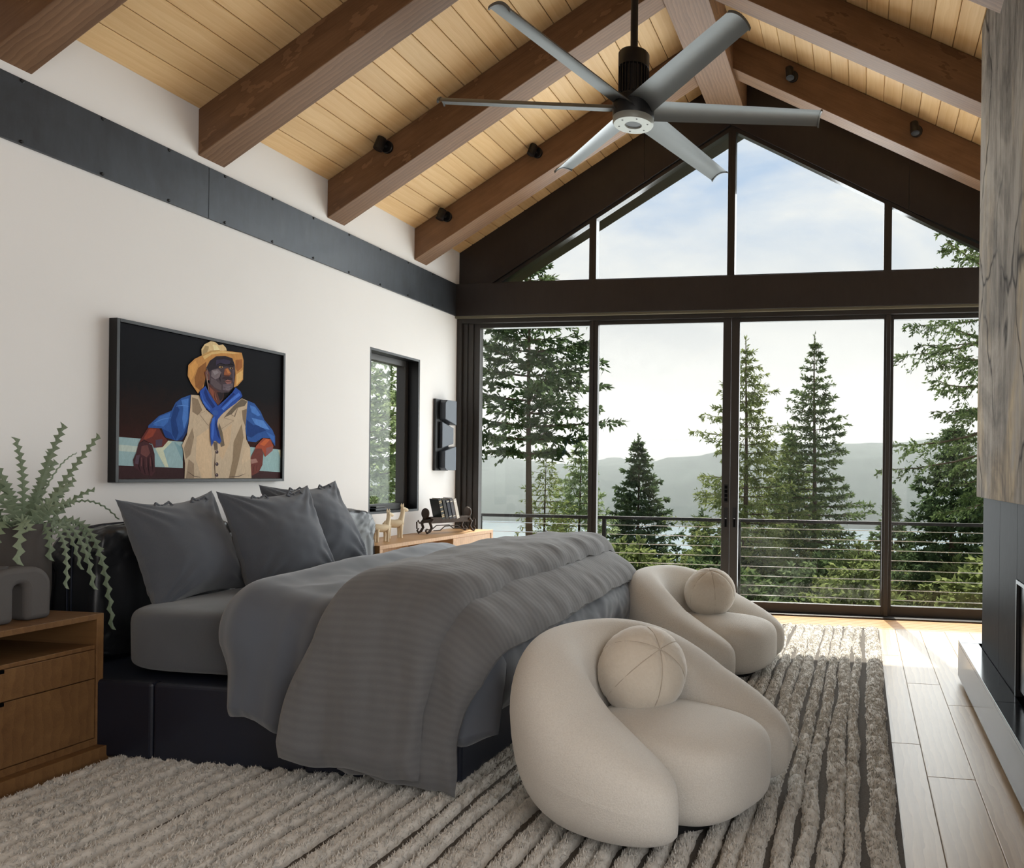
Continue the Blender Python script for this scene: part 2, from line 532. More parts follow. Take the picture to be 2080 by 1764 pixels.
pm = {}
for i, x0 in enumerate(rows):
    k = i - 22
    if x0 + PW < 0 or x0 > XW:
        continue
    js = joints.get(k) or tuple(-0.7 - random.uniform(0.6, 1.6) - 1.95 * q for q in range(4))
    ys = [-0.62] + [j for j in js] + [YB]
    for a, b in zip(ys[:-1], ys[1:]):
        L = round(a - b - 0.0015, 3)
        if L not in pm:
            pm[L] = plank_mesh('plank', L, PW - 0.0015, 0.02, M['oak_floor'])
        link('plank', pm[L], fl, (x0 + PW / 2, (a + b) / 2, 0), (0, 0, PI / 2))
# linear wooden floor grille along the glass, with gaps between its slats
MB().box(0.02, XW, -0.615, -0.17, -0.021, -0.016).build('grille_tray', M['black_metal'], fl)
MB().box(0.02, XW, -0.615, -0.585, -0.016, 0.0).build('grille_border', M['oak_floor'], fl)
sm = plank_mesh('slat', XW - 0.04, 0.030, 0.016, M['oak_light'])
for k in range(10):
    link('slat', sm, fl, (XW / 2, -0.565 + k * 0.040, 0))

# ---- ceiling boards, rafters, ridge beam
ce = struct('ceiling')
roof = MB()
for (xa, za, xb, zb) in ((-0.35, ZE - 0.35 * SL, XR, ZR), (XR, ZR, XW + 0.4, ZR - SR * (XW + 0.4 - XR))):
    roof.add([(xa, YB - .2, za + .035), (xb, YB - .2, zb + .035), (xb, 1.33, zb + .035), (xa, 1.33, za + .035),
              (xa, YB - .2, za + .18), (xb, YB - .2, zb + .18), (xb, 1.33, zb + .18), (xa, 1.33, za + .18)],
             [(0, 1, 2, 3), (7, 6, 5, 4), (0, 4, 5, 1), (1, 5, 6, 2), (2, 6, 7, 3), (3, 7, 4, 0)])
roof.build('roof_deck', M['steel_brown'], ce)
BW = 0.155
for side in (0, 1):
    ang = math.atan(SL if side == 0 else SR)
    length = XR / math.cos(ang) if side == 0 else (XW - XR) / math.cos(ang)
    n = int(length / BW)
    bw = length / n
    me1 = {}
    for k in range(n):
        d = (k + 0.5) * bw
        x = d * math.cos(ang) if side == 0 else XW - d * math.cos(ang)
        z = zc(x)
        cut = (-2.6, -5.4, -3.9, -4.7, -1.7, -6.2)[k % 6]
        for ya, yb in ((-0.02, YB),):
            L = round(ya - yb - 0.001, 3)
            if L not in me1:
                me1[L] = plank_mesh('board', L, bw - 0.004, 0.03, M['ceil_board'], 0.004)
            o = link('board', me1[L], ce)
            nrm = Vector((math.sin(ang), 0, -math.cos(ang))) if side == 0 else Vector((-math.sin(ang), 0, -math.cos(ang)))
            ax = Vector((0, 1, 0))
            ay = nrm.cross(ax)
            o.matrix_world = Matrix(((ax.x, ay.x, nrm.x, x), (ax.y, ay.y, nrm.y, (ya + yb) / 2), (ax.z, ay.z, nrm.z, z), (0, 0, 0, 1)))
# rafters: local x along the slope
RD = 0.285
for k in range(7):
    y0 = -0.86 - 1.172 * k
    for side in (0, 1):
        s = SL if side == 0 else SR
        ang = math.atan(s)
        xa, xb = (0.0, 2.62) if side == 0 else (2.92, XW)
        run = (xb - xa) / math.cos(ang)
        dn = RD                       # vertical depth
        m = MB()
        V = []
        for (px, pz) in ((xa, zc(xa)), (xb, zc(xb)), (xb, zc(xb) - dn), (xa, zc(xa) - dn)):
            V.append((px - xa, pz - zc(xa)))
        ca, sa = math.cos(ang), math.sin(ang) * (1 if side == 0 else -1)
        V = [(px * ca + pz * sa, -px * sa + pz * ca) for px, pz in V]
        m.prism(V, 'y', 0, 0.20)
        o = m.build('rafter', M['rafter'], ce, bev=0.004)
        o.location = (xa, y0, zc(xa) - 0.003)
        o.rotation_euler = (0, -ang if side == 0 else ang, 0)
o = MB().box(0, 0.10 - YB, -0.165, 0.165, 0, 0.40).build('ridge_beam', M['rafter'], ce, bev=0.004)
o.location = (2.765, YB, 4.71); o.rotation_euler = (0, 0, PI / 2)

# ---- blackened steel band on the left wall
tb = struct('trim_1', 'blackened steel band bolted along the left wall above the painting')
ZB0, ZB1 = 2.865, 3.184
for ya, yb in ((-0.147, -3.139), (-3.141, -6.13), (-6.132, YB)):
    L = ya - yb
    o = MB().box(0, 0.018, yb, ya, ZB0, ZB1).build('steel_plate', M['steel'], tb, bev=0.0015)
bolt = MB().lathe([(0.009, 0), (0.009, 0.004), (0.006, 0.007)], 8)
bo = None
for k in range(16):
    for z in (ZB0 + 0.012, ZB1 - 0.012):
        y = -0.576 - 0.4064 * k
        if bo is None:
            bo = bolt.build('bolt', M['black_metal'], tb)
            o = bo
        else:
            o = link('bolt', bo.data, tb)
        o.location = (0.018, y, z); o.rotation_euler = (0, PI / 2, 0)

# ---- header beam over the doors
th = struct('trim_2', 'dark steel header beam between glass doors and gable windows')
MB().box(0.0, XW, -0.146, 0.10, ZB0, ZB1).build('steel_beam', M['steel_brown'], th, bev=0.002)
MB().box(0.0, XW, -0.130, -0.07, ZB0 - 0.022, ZB0).build('soffit_sheen', plain('olive_sheen', '6c6653', 0.5), th)  # lighter olive piece: reflection on the beam's underside, put into the colour
# ---- gable steel panels following the roof
tg = struct('trim_3', 'dark steel panels lining the gable under the roof slopes')
AX, AZ = 2.78, 4.655
IL, IR = 0.25, XW
def zin(x):   # lower edge of the dark gable band
    return AZ - 0.597 * (AX - x) if x <= AX else AZ - 0.535 * (x - AX)
def gpanel(xa, xb):
    pts = [(xa, max(zin(xa), ZB1)), (xb, max(zin(xb), ZB1)), (xb, zc(xb) + 0.02), (xa, zc(xa) + 0.02)]
    if xa < 0.31 < xb:
        x_ = AX - (AZ - ZB1) / 0.597
        pts.insert(1, (x_, ZB1))
    MB().prism(pts, 'y', -0.055, 0.06).build('steel_panel', M['steel_brown'], tg, bev=0.001)
for xa, xb in ((0, 1.928), (1.931, 2.7785), (2.7815, 4.45), (4.453, XW)):
    gpanel(xa, xb)

# ---- gable windows (four panes)
def frame_poly(name, n, outer, inner, y0, y1, glass_y, label):
    w = struct(name, label)
    m = MB()
    k = len(outer)
    V = [(p[0], y0, p[1]) for p in outer] + [(p[0], y0, p[1]) for p in inner] + [(p[0], y1, p[1]) for p in outer] + [(p[0], y1, p[1]) for p in inner]
    F = []
    for i in range(k):
        j = (i + 1) % k
        F += [(i, j, k + j, k + i), (2 * k + i, 3 * k + i, 3 * k + j, 2 * k + j), (k + i, k + j, 3 * k + j, 3 * k + i), (i, 2 * k + i, 2 * k + j, j)]
    m.add(V, F).build('frame', M['frame'], w, bev=0.0015)
    MB().prism(inner, 'y', glass_y, glass_y + 0.006).build('pane', M['glass'], w)
    return w
def inset(poly, d):
    n = len(poly); out = []
    for i in range(n):
        p0, p1, p2 = Vector(poly[i - 1]), Vector(poly[i]), Vector(poly[(i + 1) % n])
        a, b = (p1 - p0).normalized(), (p2 - p1).normalized()
        na, nb = Vector((-a.y, a.x)), Vector((-b.y, b.x))
        bis = (na + nb); bis /= max(1e-6, bis.dot(na))
        out.append(tuple(p1 + bis * d))
    return out
x0t = AX - (AZ - ZB1) / 0.597
gab = [('window_1', [(x0t, ZB1), (1.405, ZB1), (1.405, zin(1.405))], 'narrow triangular gable pane at left with treetop behind'),
       ('window_2', [(1.405, ZB1), (2.79, ZB1), (2.79, zin(2.79)), (AX, AZ), (1.405, zin(1.405))], 'large sloping gable pane left of the peak'),
       ('window_3', [(2.79, ZB1), (4.265, ZB1), (4.265, zin(4.265)), (2.79, zin(2.79))], 'large sloping gable pane right of the peak'),
       ('window_4', [(4.265, ZB1), (XW, ZB1), (XW, zin(XW)), (4.265, zin(4.265))], 'gable pane at far right beside the stone')]
for nm, po, lb in gab:
    po = [p for i, p in enumerate(po) if (Vector(p) - Vector(po[i - 1])).length > 0.02]
    if nm == 'window_1':
        inner = inset(po, 0.036)
    else:
        inner = inset(po, 0.036)
    frame_poly(nm, 4, po, inner, -0.035, 0.05, 0.012, lb)
    # stepped inner bead
    a = inset(po, 0.030); b = inset(po, 0.048)

# ---- lower glazing: fixed pane, two sliding doors, fixed pane
def rect_unit(name, x0, x1, z0, z1, wl_, wr_, wt, wbm, y0, y1, gy, label, extra=None):
    w = struct(name, label)
    MB().box(x0, x0 + wl_, y0, y1, z0, z1).build('stile', M['frame'], w, bev=0.002)
    MB().box(x1 - wr_, x1, y0, y1, z0, z1).build('stile', M['frame'], w, bev=0.002)
    MB().box(x0 + wl_, x1 - wr_, y0, y1, z1 - wt, z1).build('rail', M['frame'], w, bev=0.002)
    MB().box(x0 + wl_, x1 - wr_, y0, y1, z0, z0 + wbm).build('rail', M['frame'], w, bev=0.002)
    MB().box(x0 + wl_ - .005, x1 - wr_ + .005, gy, gy + 0.008, z0 + wbm - .005, z1 - wt + .005).build('pane', M['glass'], w)
    return w
ZD = 2.80
rect_unit('window_5', 0.155, 1.425, 0.012, ZD, 0.065, 0.045, 0.04, 0.09, -0.03, 0.04, 0.005, 'fixed floor length window pane at left end of the glass wall')
d1 = rect_unit('door_1', 1.435, 2.808, 0.014, ZD, 0.045, 0.078, 0.04, 0.086, -0.06, -0.01, -0.04, 'left sliding glass door with flush pull and keypad')
d2 = rect_unit('door_2', 2.812, 4.285, 0.014, ZD, 0.078, 0.045, 0.04, 0.086, -0.06, -0.01, -0.04, 'right sliding glass door with flush pull')
rect_unit('window_6', 4.285, XW, 0.012, ZD, 0.045, 0.05, 0.04, 0.09, -0.03, 0.04, 0.005, 'fixed floor length window pane at right end of the glass wall')
for d, x in ((d1, 2.775), (d2, 2.858)):
    h = MB().box(x - 0.019, x + 0.019, -0.064, -0.059, 0.80, 0.99).build('handle', M['black_metal'], d, bev=0.002)
    MB().box(x - 0.008, x + 0.008, -0.071, -0.063, 0.805, 0.885).build('finger_pull', M['firebox'], h, bev=0.001)
    MB().box(x - 0.008, x + 0.008, -0.072, -0.063, 0.882, 0.889).build('latch', M['chrome'], h)
kp = MB().box(2.756, 2.794, -0.066, -0.059, 1.035, 1.21).build('keypad', M['black_metal'], d1, bev=0.002)
for k in range(4):
    MB().box(2.761, 2.789, -0.068, -0.065, 1.05 + k * 0.04, 1.078 + k * 0.04).build('button', M['firebox'], kp)
tj = struct('trim_4', 'dark bronze jamb, head and sill around the sliding doors')
MB().box(0.0, 0.05, -0.09, 0.06, 0, ZD + 0.05).build('jamb', M['frame'], tj, bev=0.002)
MB().box(0.05, 0.10, -0.06, 0.06, 0, ZD + 0.05).build('jamb', M['frame'], tj, bev=0.002)
MB().box(0.10, 0.155, -0.045, 0.05, 0, ZD + 0.05).build('jamb', M['frame'], tj, bev=0.002)
MB().box(0.05, XW, -0.09, 0.06, ZD, ZB0).build('head_track', M['frame'], tj, bev=0.002)
MB().box(0.05, XW, -0.16, 0.09, -0.02, 0.012).build('sill_track', M['frame'], tj, bev=0.002)
MB().box(1.40, 1.435, -0.075, 0.05, 0.012, ZD).build('mullion', M['frame'], tj, bev=0.002)
MB().box(4.262, 4.30, -0.085, 0.05, 0.012, ZD).build('mullion', M['frame'], tj, bev=0.002)
MB().box(0.0, XW, 0.06, 0.10, ZD, ZB0).build('outer_head', M['frame'], tj)

# ---- small window in the left wall
w7 = struct('window_7', 'tall narrow black framed window in the white wall beside the bed')
m = MB()
m.box(-0.22, -0.002, wy0, wy0 + 0.02, wz0, wz1).box(-0.22, -0.002, wy1 - 0.02, wy1, wz0, wz1).box(-0.22, -0.002, wy0 + .02, wy1 - .02, wz0, wz0 + 0.02).box(-0.22, -0.002, wy0 + .02, wy1 - .02, wz1 - 0.02, wz1)
m.build('casing', M['black_metal'], w7)
m = MB()
a0, a1, b0, b1 = wy0 + 0.02, wy1 - 0.02, wz0 + 0.02, wz1 - 0.02
m.box(-0.19, -0.105, a0, a0 + 0.055, b0, b1).box(-0.19, -0.105, a1 - 0.055, a1, b0, b1).box(-0.19, -0.105, a0 + .055, a1 - .055, b0, b0 + 0.055).box(-0.19, -0.105, a0 + .055, a1 - .055, b1 - 0.055, b1)
m.build('sash', M['frame'], w7, bev=0.003)
MB().box(-0.15, -0.143, a0 + .05, a1 - .05, b0 + .05, b1 - .05).build('pane', M['glass'], w7)
m = MB().box(-0.105, -0.02, -1.36, -1.18, wz0 + 0.02, wz0 + 0.045)
c_ = m.build('crank_housing', M['black_metal'], w7, bev=0.006)
MB().box(-0.09, -0.035, -1.33, -1.20, wz0 + 0.045, wz0 + 0.062).build('crank_handle', M['frame'], c_, bev=0.005)

# ---- chimney breast with stone cladding, dark granite surround, firebox, hearth
YF = -2.42
wf = struct('wall_fireplace', 'stone clad chimney breast on the right with black granite surround')
YC = -5.75
MB().box(4.82, XW, YC, YF - 0.01, 0.0, 4.2).build('core', M['granite_wall'], wf)
def slab(y0, y1, z0, z1, x=4.758):
    MB().prism([(y0, z0), (y1, z0), (y1, z1), (y0, z1)], 'x', x, 4.82).build('stone_slab', M['stone'], wf, bev=0.002)
slab(YC, YF + 0.07, 1.185, 3.545); slab(YC, YF + 0.07, 3.547, 4.20)
MB().box(4.82, XW, YF - 0.01, YF + 0.07, 1.185, 3.545).build('stone_slab', M['stone'], wf, bev=0.002)
MB().box(4.82, XW, YF - 0.01, YF + 0.07, 3.547, 4.2).build('stone_slab', M['stone'], wf, bev=0.002)
MB().box(4.79, 4.82, -3.00, YF, 0.26, 1.183).build('granite_panel', M['granite_wall'], wf, bev=0.001)
MB().box(4.79, 4.82, -3.478, -3.003, 0.26, 1.183).build('granite_panel', M['granite_wall'], wf, bev=0.001)
MB().box(4.79, 4.82, YC, -3.481, 0.82, 1.183).build('granite_panel', M['granite_wall'], wf, bev=0.001)
MB().box(4.80, 4.815, -5.6, -3.50, 0.30, 0.80).build('firebox_glass', M['firebox'], wf)
MB().box(4.785, 4.818, -5.6, -3.482, 0.80, 0.818).build('firebox_trim', M['steel'], wf)
MB().box(4.785, 4.818, -3.498, -3.482, 0.262, 0.80).build('firebox_trim', M['steel'], wf)
he = thing('hearth', 'long low polished black granite hearth bench below the fireplace', 'hearth', (4.675, -2.21, 0))
def hb(name, mat, x0, x1, y0, y1, z0, z1, b=0.002):
    return MB().box(x0 - 4.675, x1 - 4.675, y0 + 2.21, y1 + 2.21, z0, z1).build(name, mat, he, bev=b)
hb('plinth', M['granite_wall'], 4.72, 4.785, YC, -2.26, 0.0, 0.03)
hb('front_panel', M['granite'], 4.675, 4.70, -4.6, -2.21, 0.03, 0.24)
hb('front_panel', M['granite'], 4.675, 4.70, YC, -4.602, 0.03, 0.24)
hb('side_panel', M['granite'], 4.702, 4.9, -2.23, -2.21, 0.03, 0.24)
hb('top_slab', M['granite'], 4.675, 4.9, -2.30, -2.21, 0.24, 0.26)
for a, b in ((-2.302, -3.60), (-3.602, -5.4), (-5.402, YC)):
    hb('top_slab', M['granite'], 4.675, 4.788, b, a, 0.24, 0.26)

# ---- balcony: deck, steel cable railing, roof overhang is part of the roof
dk = struct('deck', 'narrow balcony floor outside the glass doors')
MB().box(-1.2, 6.6, 0.12, 1.35, -0.20, -0.14).build('slab', plain('deck_grey', '8a8378', 0.8, var=0.1), dk)
ra = thing('deck_railing', 'black steel cable railing along the balcony outside the glass doors', 'railing', (0, 1.25, -0.14))
def rb(name, x0, x1, y0, y1, z0, z1):
    return MB().box(x0, x1, y0, y1, z0, z1).build(name, M['black_metal'], ra, bev=0.002)
rb('top_rail', -1.1, 6.4, -0.025, 0.025, 0.915, 0.95)
for x in (-0.42, 1.12, 2.70, 4.28, 5.86):
    rb('post', x - 0.02, x + 0.02, -0.02, 0.02, 0.0, 0.915)
cab = None
for k in range(8):
    z = 0.16 + 0.107 * k - 0.06
    m = MB().tube([(-1.1, 0, z), (6.4, 0, z)], 0.0045, 6)
    m.build('cable', M['chrome'], ra, smooth=True)

# ================================================================== FURNITURE
# ---- rug
RX0, RX1, RY0, RY1 = 0.79, 4.21, -5.8, -0.72
rug = thing('area_rug', 'shaggy ivory rug with thin charcoal stripes under bed and chairs', 'rug', (2.5, -3.5, 0))
MB().box(RX0 - 2.5, RX1 - 2.5, RY0 + 3.5, RY1 + 3.5, 0.001, 0.009).build('woven_base', M['rug_base'], rug)
random.seed(11); rs = np.random.RandomState(5)
x = RX0 + 0.012
TUFT = []
nr = 0
while x < RX1 - 0.03:
    w = random.uniform(0.050, 0.095)
    gap = random.choice((0.004, 0.006, 0.009, 0.012, 0.016, 0.030))
    if x + w > RX1 - 0.10:
        w = RX1 - 0.008 - x
    # skip what stands entirely below the bed
    near_end = -5.75
    ny = int((RY1 - near_end) / 0.016)
    ys = np.linspace(near_end + 0.01, RY1 - 0.01, ny)
    cs = np.linspace(-1, 1, 9)
    Y, C = np.meshgrid(ys, cs, indexing='ij')
    wl_ = w / 2 * (1 + 0.13 * fbm(ys * 7, ys * 0 + nr * 3.1, oct=3, seed=3))[:, None]
    cx_ = (x + w / 2 + 0.014 * fbm(ys * 2.2, ys * 0 + nr * 1.7, oct=2, seed=9))[:, None]
    X = cx_ + C * wl_ + 0.004 * fbm(Y * 60, C * 3 + nr, oct=2, seed=21)
    H = 0.030 * (1 - np.abs(C) ** 3.0) * (1 + 0.24 * fbm(Y * 55, X * 60, oct=3, seed=5)) + 0.006
    V = np.stack([X - 2.5, Y + 3.5, H], -1).reshape(-1, 3)
    me = mesh_np('pile_ridge', V, grid_faces(ny, 9, True), True, M['rug_pile'])
    link('pile_ridge', me, rug)
    # tufts of yarn on the ridge
    nt = int((ys[-1] - ys[0]) * 3400 * w / 0.075)
    ty = rs.uniform(ys[0], ys[-1], nt); tx = rs.uniform(-0.9, 0.9, nt)
    px = np.interp(ty, ys, cx_[:, 0]) + tx * np.interp(ty, ys, wl_[:, 0])
    TUFT.append(np.stack([px, ty, 0.028 * (1 - np.abs(tx) ** 3), tx], 1))
    x += w + gap
    nr += 1
T_ = np.concatenate(TUFT)
# only where it can be seen
keep = ~((T_[:, 0] < 2.42) & (T_[:, 1] > -4.36)) & ~((T_[:, 0] < 1.0) & (T_[:, 1] < -5.4))
T_ = T_[keep]
n = len(T_)
a = rs.uniform(0, 2 * PI, n); ln = rs.uniform(0.008, 0.024, n); wd = rs.uniform(0.0025, 0.005, n)
dx, dy = (np.cos(a) - 0.6 * T_[:, 3]) * ln * 0.7, np.sin(a) * ln * 1.2
base = np.stack([T_[:, 0] - 2.5, T_[:, 1] + 3.5, T_[:, 2]], 1)
side = np.stack([-np.sin(a) * wd, np.cos(a) * wd, 0 * a], 1)
tip = base + np.stack([dx, dy, rs.uniform(0.004, 0.020, n)], 1)
V = np.stack([base - side, base + side, tip], 1).reshape(-1, 3)
F = np.arange(3 * n).reshape(-1, 3)
o = link('yarn_tufts', mesh_np('yarn_tufts', V, F, False, M['rug_pile']), rug)
o['kind'] = 'stuff'
# braided far edge with knotted fringe
m = MB()
for k in range(120):
    xx = RX0 + 0.02 + k * (RX1 - RX0 - 0.04) / 119
    yy = RY1 + 3.5
    m.tube([(xx - 2.5, yy - 0.01, 0.008), (xx - 2.5 + random.uniform(-.012, .012), yy + 0.03, 0.014), (xx - 2.5 + random.uniform(-.02, .02), yy + random.uniform(0.05, 0.08), 0.006)], [0.006, 0.007, 0.003], 5)
o = m.build('fringe', M['rug_base'], rug, smooth=True); o['kind'] = 'stuff'

# ---- bed frame
BX0, BX1, BY0, BY1 = 0.16, 2.45, -4.44, -2.36
bed = thing('platform_bed', 'low black leather platform bed with leather headboard against white wall', 'bed', (1.3, -3.4, 0))
def bb(name, mat, x0, x1, y0, y1, z0, z1, b=0.01, par=None):
    o = MB().box(x0 - 1.3, x1 - 1.3, y0 + 3.4, y1 + 3.4, z0, z1).build(name, mat, par or bed)
    if b: bevel(o, b, 3)
    return o
bb('plinth', M['black_metal'], 0.25, 2.40, BY0 + .05, BY1 - .05, 0.012, 0.34, 0)
for i, (xa, xb) in enumerate(((BX0, 0.998), (1.002, 1.738), (1.742, BX1))):
    bb('leather_side_panel', M['leather_navy'], xa, xb, BY0, BY0 + .05, 0.02, 0.362, 0.016)
    bb('leather_side_panel', M['leather_navy'], xa, xb, BY1 - .05, BY1, 0.02, 0.362, 0.016)
for (ya, yb) in ((BY0 + .002, -3.41), (-3.405, BY1 - .002)):
    bb('leather_foot_panel', M['leather_navy'], BX1 - .05, BX1 + .004, ya, yb, 0.02, 0.362, 0.016)
bb('platform_top', M['leather_navy'], BX0, BX1 - .05, BY0 + .05, BY1 - .05, 0.34, 0.356, 0)
for x in (1.0, 1.74):
    m = MB()
    for k in range(22):
        m.tube([(x - 1.3, BY0 + 3.4 - 0.001, 0.04 + k * 0.0145), (x - 1.3, BY0 + 3.4 - 0.001, 0.049 + k * 0.0145)], 0.0016, 4)
    m.build('stitching', M['stitch'], bed)
for ya, yb in ((-4.95, -4.202), (-4.2, -3.402), (-3.4, -2.602), (-2.6, -1.96)):
    bb('headboard_panel', M['leather_black'], 0.004, 0.15, ya, yb, 0.02, 0.845, 0.035)

# ---- leather back cushions
def superbox(hx, hy, hz, p=5.0, nu=44, nv=26, wr=0.0, seed=0, freq=9):
    u = np.linspace(-PI, PI, nu); v = np.linspace(-PI / 2, PI / 2, nv)
    U, Vv = np.meshgrid(u, v, indexing='ij')
    sg = lambda a, e_: np.sign(a) * np.abs(a) ** e_
    e_ = 2.0 / p
    X = hx * sg(np.cos(Vv), e_) * sg(np.cos(U), e_); Y = hy * sg(np.cos(Vv), e_) * sg(np.sin(U), e_); Z = hz * sg(np.sin(Vv), e_)
    P = np.stack([X, Y, Z], -1)
    if wr:
        d = fbm(X * freq, Y * freq, Z * freq, 4, seed) * wr
        n_ = P / np.maximum(1e-6, np.linalg.norm(P, axis=-1, keepdims=True))
        P = P + n_ * d[..., None]
    return P.reshape(-1, 3), grid_faces(nu, nv)
for i, (yc, lb) in enumerate(((-3.77, 'black leather back cushion with piped seam beside the nightstand'), (-2.46, 'crinkled black leather back cushion at far end of headboard'))):
    t_ = thing('leather_cushion', lb, 'cushion', (0.305, yc, 0.36), group='leather back cushions')
    V, F = superbox(0.15, 0.44, 0.325, 7.0, 200, 110, 0.012, 4 + i, 9)
    r = 1 - np.abs(fbm(V[:, 0] * 16 + V[:, 2] * 7, V[:, 1] * 9 - V[:, 2] * 6, V[:, 2] * 8, 3, 8 + i)) * 2
    V = V * (1 + np.array([0.05, 0.016, 0.014]) * r[:, None])
    link('cover', mesh_np('cover', V, F, True, M['leather_black']), t_, (0, 0, 0.325))
    m = MB()
    for off in (-0.012, 0.012):
        pts = [(off, 0.452 * math.copysign(abs(math.cos(a)) ** 0.33, math.cos(a)), 0.325 + 0.336 * math.copysign(abs(math.sin(a)) ** 0.33, math.sin(a))) for a in np.linspace(0, 2 * PI, 61)]
        m.tube(pts, 0.004, 5, False)
    m.build('piping', M['leather_navy'], t_, smooth=True)

# ---- mattress with fitted sheet
mt = thing('mattress', 'thick mattress in a charcoal grey fitted sheet on the platform bed', 'mattress', (1.53, -3.4, 0.358))
V, F = superbox(0.885, 0.945, 0.155, 9.0, 160, 50)
V[:, 2] = V[:, 2] + 0.155
d = fbm(V[:, 0] * 5, V[:, 1] * 5, V[:, 2] * 9, 3, 31)
V[:, 1] -= 0.006 * d; V[:, 2] += 0.004 * d * (V[:, 2] > .2)
link('fitted_sheet', mesh_np('fitted_sheet', V, F, True, M['sheet']), mt)

# ---- pillows
def pillow_mesh(name, h, T, seed):
    n = 46
    u = np.linspace(-1, 1, n)
    u = np.sign(u) * (1 - (1 - np.abs(u)) ** 1.3)
    U, W = np.meshgrid(u, u, indexing='ij')
    X = h * U * (1 - 0.13 * (1 - W ** 2)) * 1.03; Y = h * W * (1 - 0.15 * (1 - U ** 2) * np.where(W > 0, 1.25, 0.8)) * 1.03
    body = np.clip((1 - U ** 2) * (1 - W ** 2), 0, 1) ** 0.50
    # slump: fuller at the bottom
    body = body * (1 - 0.22 * W)
    out = []
    for s in (1, -1):
        cr_ = np.clip(np.abs(U) + np.abs(W) - 0.7, 0, 1)
        wr = 0.010 * fbm(X * 5 + Y * 2, Y * 6 - X * 2, 0.5 * s, 3, seed) + 0.010 * cr_ * np.sin(np.arctan2(1.05 - np.abs(W), 1.05 - np.abs(U)) * 16 + seed)
        rim = np.clip(body * 2.2, 0, 1)
        Z = s * T * body + wr * rim * s
        out.append(np.stack([X + 0.004 * fbm(X * 20, Y * 20, 0, 2, seed), Y, Z], -1).reshape(-1, 3))
    F1 = grid_faces(n, n); F2 = grid_faces(n, n, True) + n * n
    return mesh_np(name, np.concatenate(out), np.concatenate([F1, F2]), True, M['pillow'])
def bow(parent, x, y, z, s=1.0, rot=0.0):
    m = MB()
    for sg in (-1, 1):
        pts = [(x, y, z), (x + sg * 0.030 * s, y + 0.012 * s, z + 0.012), (x + sg * 0.042 * s, y - 0.002, z + 0.010), (x + sg * 0.020 * s, y - 0.012 * s, z + 0.008), (x, y, z)]
        m.tube(pts, [0.004, 0.007, 0.007, 0.006, 0.004], 6)
        m.tube([(x, y, z), (x + sg * 0.012 * s, y - 0.035 * s, z + 0.012), (x + sg * 0.022 * s, y - 0.070 * s, z + 0.016)], [0.004, 0.007, 0.006], 5)
    m.ball((x, y, z + 0.004), 0.009, 8, 6)
    m.build('tie_bow', M['pillow'], parent, smooth=True)
def pillow(label, c, yaw, lean, roll, h, seed, T=0.150, bows=((-0.10, 0.222), (0.13, 0.230))):
    t_ = thing('pillow', label, 'pillow', c, group='slate pillows on the bed')
    w = Vector((0, 1, 0)); n_ = Vector((1, 0, 0)); u = Vector((0, 0, 1))
    Rz = Matrix.Rotation(yaw, 3, 'Z'); w, n_, u = Rz @ w, Rz @ n_, Rz @ u
    Rl = Matrix.Rotation(-lean, 3, w); u, n_ = Rl @ u, Rl @ n_
    Rr = Matrix.Rotation(roll, 3, n_); w, u = Rr @ w, Rr @ u
    t_.matrix_world = Matrix(((w.x, u.x, n_.x, c[0]), (w.y, u.y, n_.y, c[1]), (w.z, u.z, n_.z, c[2]), (0, 0, 0, 1)))
    link('cover', pillow_mesh('cover', h, T, seed), t_)
    k = h / 0.285
    for bx, by in bows:
        bow(t_, bx * k, by * k, 0.040, 1.25)
    return t_
pillow('slate linen pillow leaning at the near side by the nightstand', (0.66, -3.93, 0.905), 0.0, 0.36, 0.06, 0.275, 3)
pillow('slate linen pillow standing in front, in the middle of the three', (0.87, -3.53, 0.925), -0.16, 0.36, 0.05, 0.285, 8)
pillow('slate linen pillow leaning at the far side near the small window', (0.69, -3.01, 0.955), -0.13, 0.45, 0.04, 0.290, 15)

